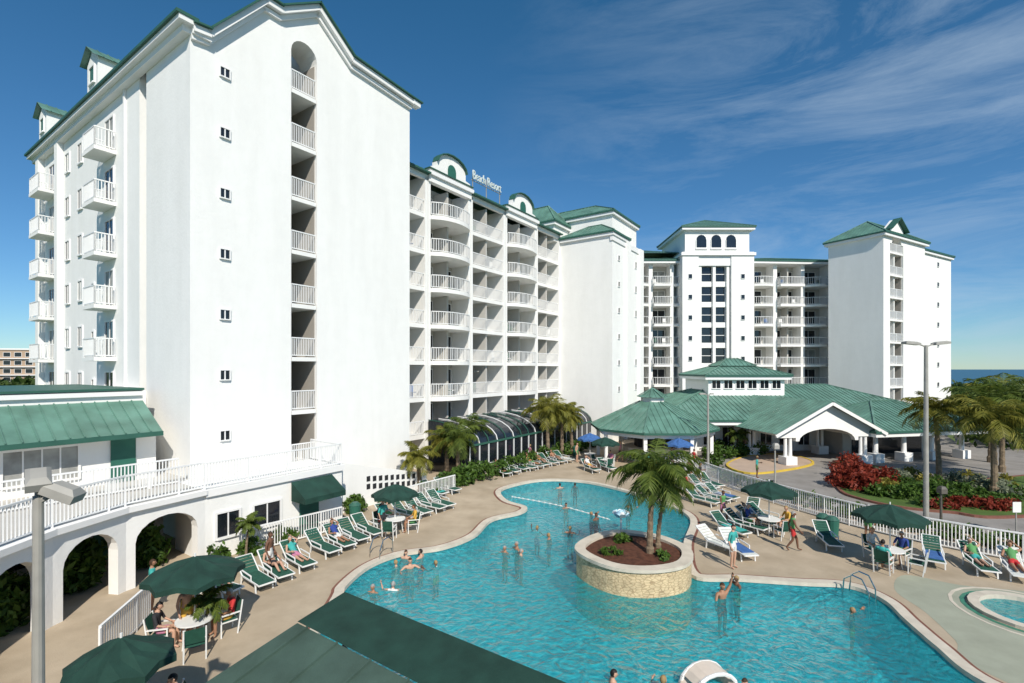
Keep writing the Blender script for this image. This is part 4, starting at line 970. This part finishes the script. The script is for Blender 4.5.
for i in range(20):
    a0,a1=i*.31416,(i+1)*.31416; b.cyl('ring',TF,(.62*math.cos(a0),.5*math.sin(a0),.06),(.62*math.cos(a1),.5*math.sin(a1),.06),.14,n=8)
for yy in(-.3,.25):
    pts=[(.62*math.cos(a),yy,.1+.42*math.sin(a)) for a in [math.pi*i/8 for i in range(9)]]
    for p0,p1 in zip(pts[:-1],pts[1:]): b.cyl('canopy_tube',PLAW,p0,p1,.05,n=6)
pts=[(.6*math.cos(a),.14+.42*math.sin(a)) for a in [math.pi*i/8 for i in range(1,8)]]
for p0,p1 in zip(pts[:-1],pts[1:]): b.faces('canopy',TF,[(p0[0],-.3,p0[1]),(p1[0],-.3,p1[1]),(p1[0],.25,p1[1]),(p0[0],.25,p0[1])],[(0,1,2,3)])
b.finish()
x,y=G(621,530); b=B('mushroom_fountain',(x,y,0)); b.cyl('stem',PLAW,(0,0,PD),(0,0,.8),.06,.05)
for i in range(8):
    a=i*.785; c=(.35*math.cos(a),.35*math.sin(a)); b.cyl('petals',BLUE if i%2 else PLAW,(c[0],c[1],.78),(c[0]*.6,c[1]*.6,.9),.16,.1,8)
b.cyl('cap',BLUE,(0,0,.8),(0,0,1.0),.25,.08,12); b.finish()
fb=B('metal_fence')
for a,b_ in [(G(240,556),G(342,529)),(G(100,668),G(150,618)),(G(410,505),G(455,492))]: fb.rail(a,b_,0,1.1,0.12,0.03,'fence',RAIL)
fb.finish()
x,y=G(1016,535); b=B('road_sign',(x,y,0)); b.cyl('post',METAL,(0,0,0),(0,0,1.6),.03); b.box('panel',PLAW,-.2,.2,-.05,-.03,1.1,1.6); b.finish()

# ============================================================ light, sky, camera
el=math.radians(41); hx,hy=0.30,-0.954
sd=Vector((hx*math.cos(el),hy*math.cos(el),math.sin(el)))
sl=bpy.data.lights.new('sun','SUN'); sl.energy=5.0; sl.angle=math.radians(.5); sl.color=(1,.94,.84)
so=bpy.data.objects.new('sun',sl); scn.collection.objects.link(so); so.rotation_euler=sd.to_track_quat('Z','Y').to_euler()
w=bpy.data.worlds.new('World'); scn.world=w; w.use_nodes=True; N=w.node_tree.nodes; L=w.node_tree.links
bg=N['Background']; bg.inputs['Strength'].default_value=0.105
sk=N.new('ShaderNodeTexSky'); sk.sky_type='NISHITA'; sk.sun_disc=False; sk.sun_elevation=el; sk.sun_rotation=math.atan2(hx,hy); sk.ozone_density=2.0; sk.dust_density=0.0; sk.air_density=1.0
tc=N.new('ShaderNodeTexCoord')
sx=N.new('ShaderNodeSeparateXYZ'); L.new(tc.outputs['Generated'],sx.inputs[0])
tr_=N.new('ShaderNodeValToRGB'); L.new(sx.outputs['Z'],tr_.inputs[0])
e=tr_.color_ramp.elements; e[0].position=0; e[0].color=(.55,.78,1.0,1); e[1].position=.6; e[1].color=(.30,.80,1.0,1)
q=e.new(.15); q.color=(.46,.76,1.0,1)
hs=N.new('ShaderNodeMixRGB'); hs.blend_type='MULTIPLY'; hs.inputs[0].default_value=1; L.new(sk.outputs[0],hs.inputs[1]); L.new(tr_.outputs[0],hs.inputs[2])
mp=N.new('ShaderNodeMapping'); mp.inputs['Rotation'].default_value=(0,math.radians(-20),math.radians(15)); mp.inputs['Scale'].default_value=(0.9,1.2,5.0)
L.new(tc.outputs['Generated'],mp.inputs[0]); nz=N.new('ShaderNodeTexNoise'); nz.inputs['Scale'].default_value=2.3; nz.inputs['Detail'].default_value=11; nz.inputs['Roughness'].default_value=.68; nz.inputs['Distortion'].default_value=.6
L.new(mp.outputs[0],nz.inputs['Vector']); cr=N.new('ShaderNodeValToRGB'); cr.color_ramp.elements[0].position=.43; cr.color_ramp.elements[1].position=.80; cr.color_ramp.elements[1].color=(.55,.55,.55,1)
L.new(nz.outputs['Fac'],cr.inputs[0])
mr=N.new('ShaderNodeMapRange'); mr.inputs['From Min'].default_value=-.05; mr.inputs['From Max'].default_value=.55; L.new(sx.outputs['X'],mr.inputs['Value'])
ml=N.new('ShaderNodeMath'); ml.operation='MULTIPLY'; L.new(cr.outputs[0],ml.inputs[0]); L.new(mr.outputs[0],ml.inputs[1])
mx=N.new('ShaderNodeMixRGB'); mx.inputs[2].default_value=(5.0,6.2,7.4,1); L.new(ml.outputs[0],mx.inputs[0]); L.new(hs.outputs[0],mx.inputs[1]); L.new(mx.outputs[0],bg.inputs['Color'])
cam=bpy.data.cameras.new('camera'); co=bpy.data.objects.new('camera',cam); scn.collection.objects.link(co)
co.location=(0,0,H); co.rotation_euler=(math.radians(90),0,0); cam.sensor_width=36; cam.lens=F/1024*36; cam.shift_y=27.5/1024; cam.clip_end=20000; cam.clip_start=.1
scn.camera=co
scn.view_settings.view_transform='Standard'; scn.view_settings.look='None'; scn.view_settings.exposure=0
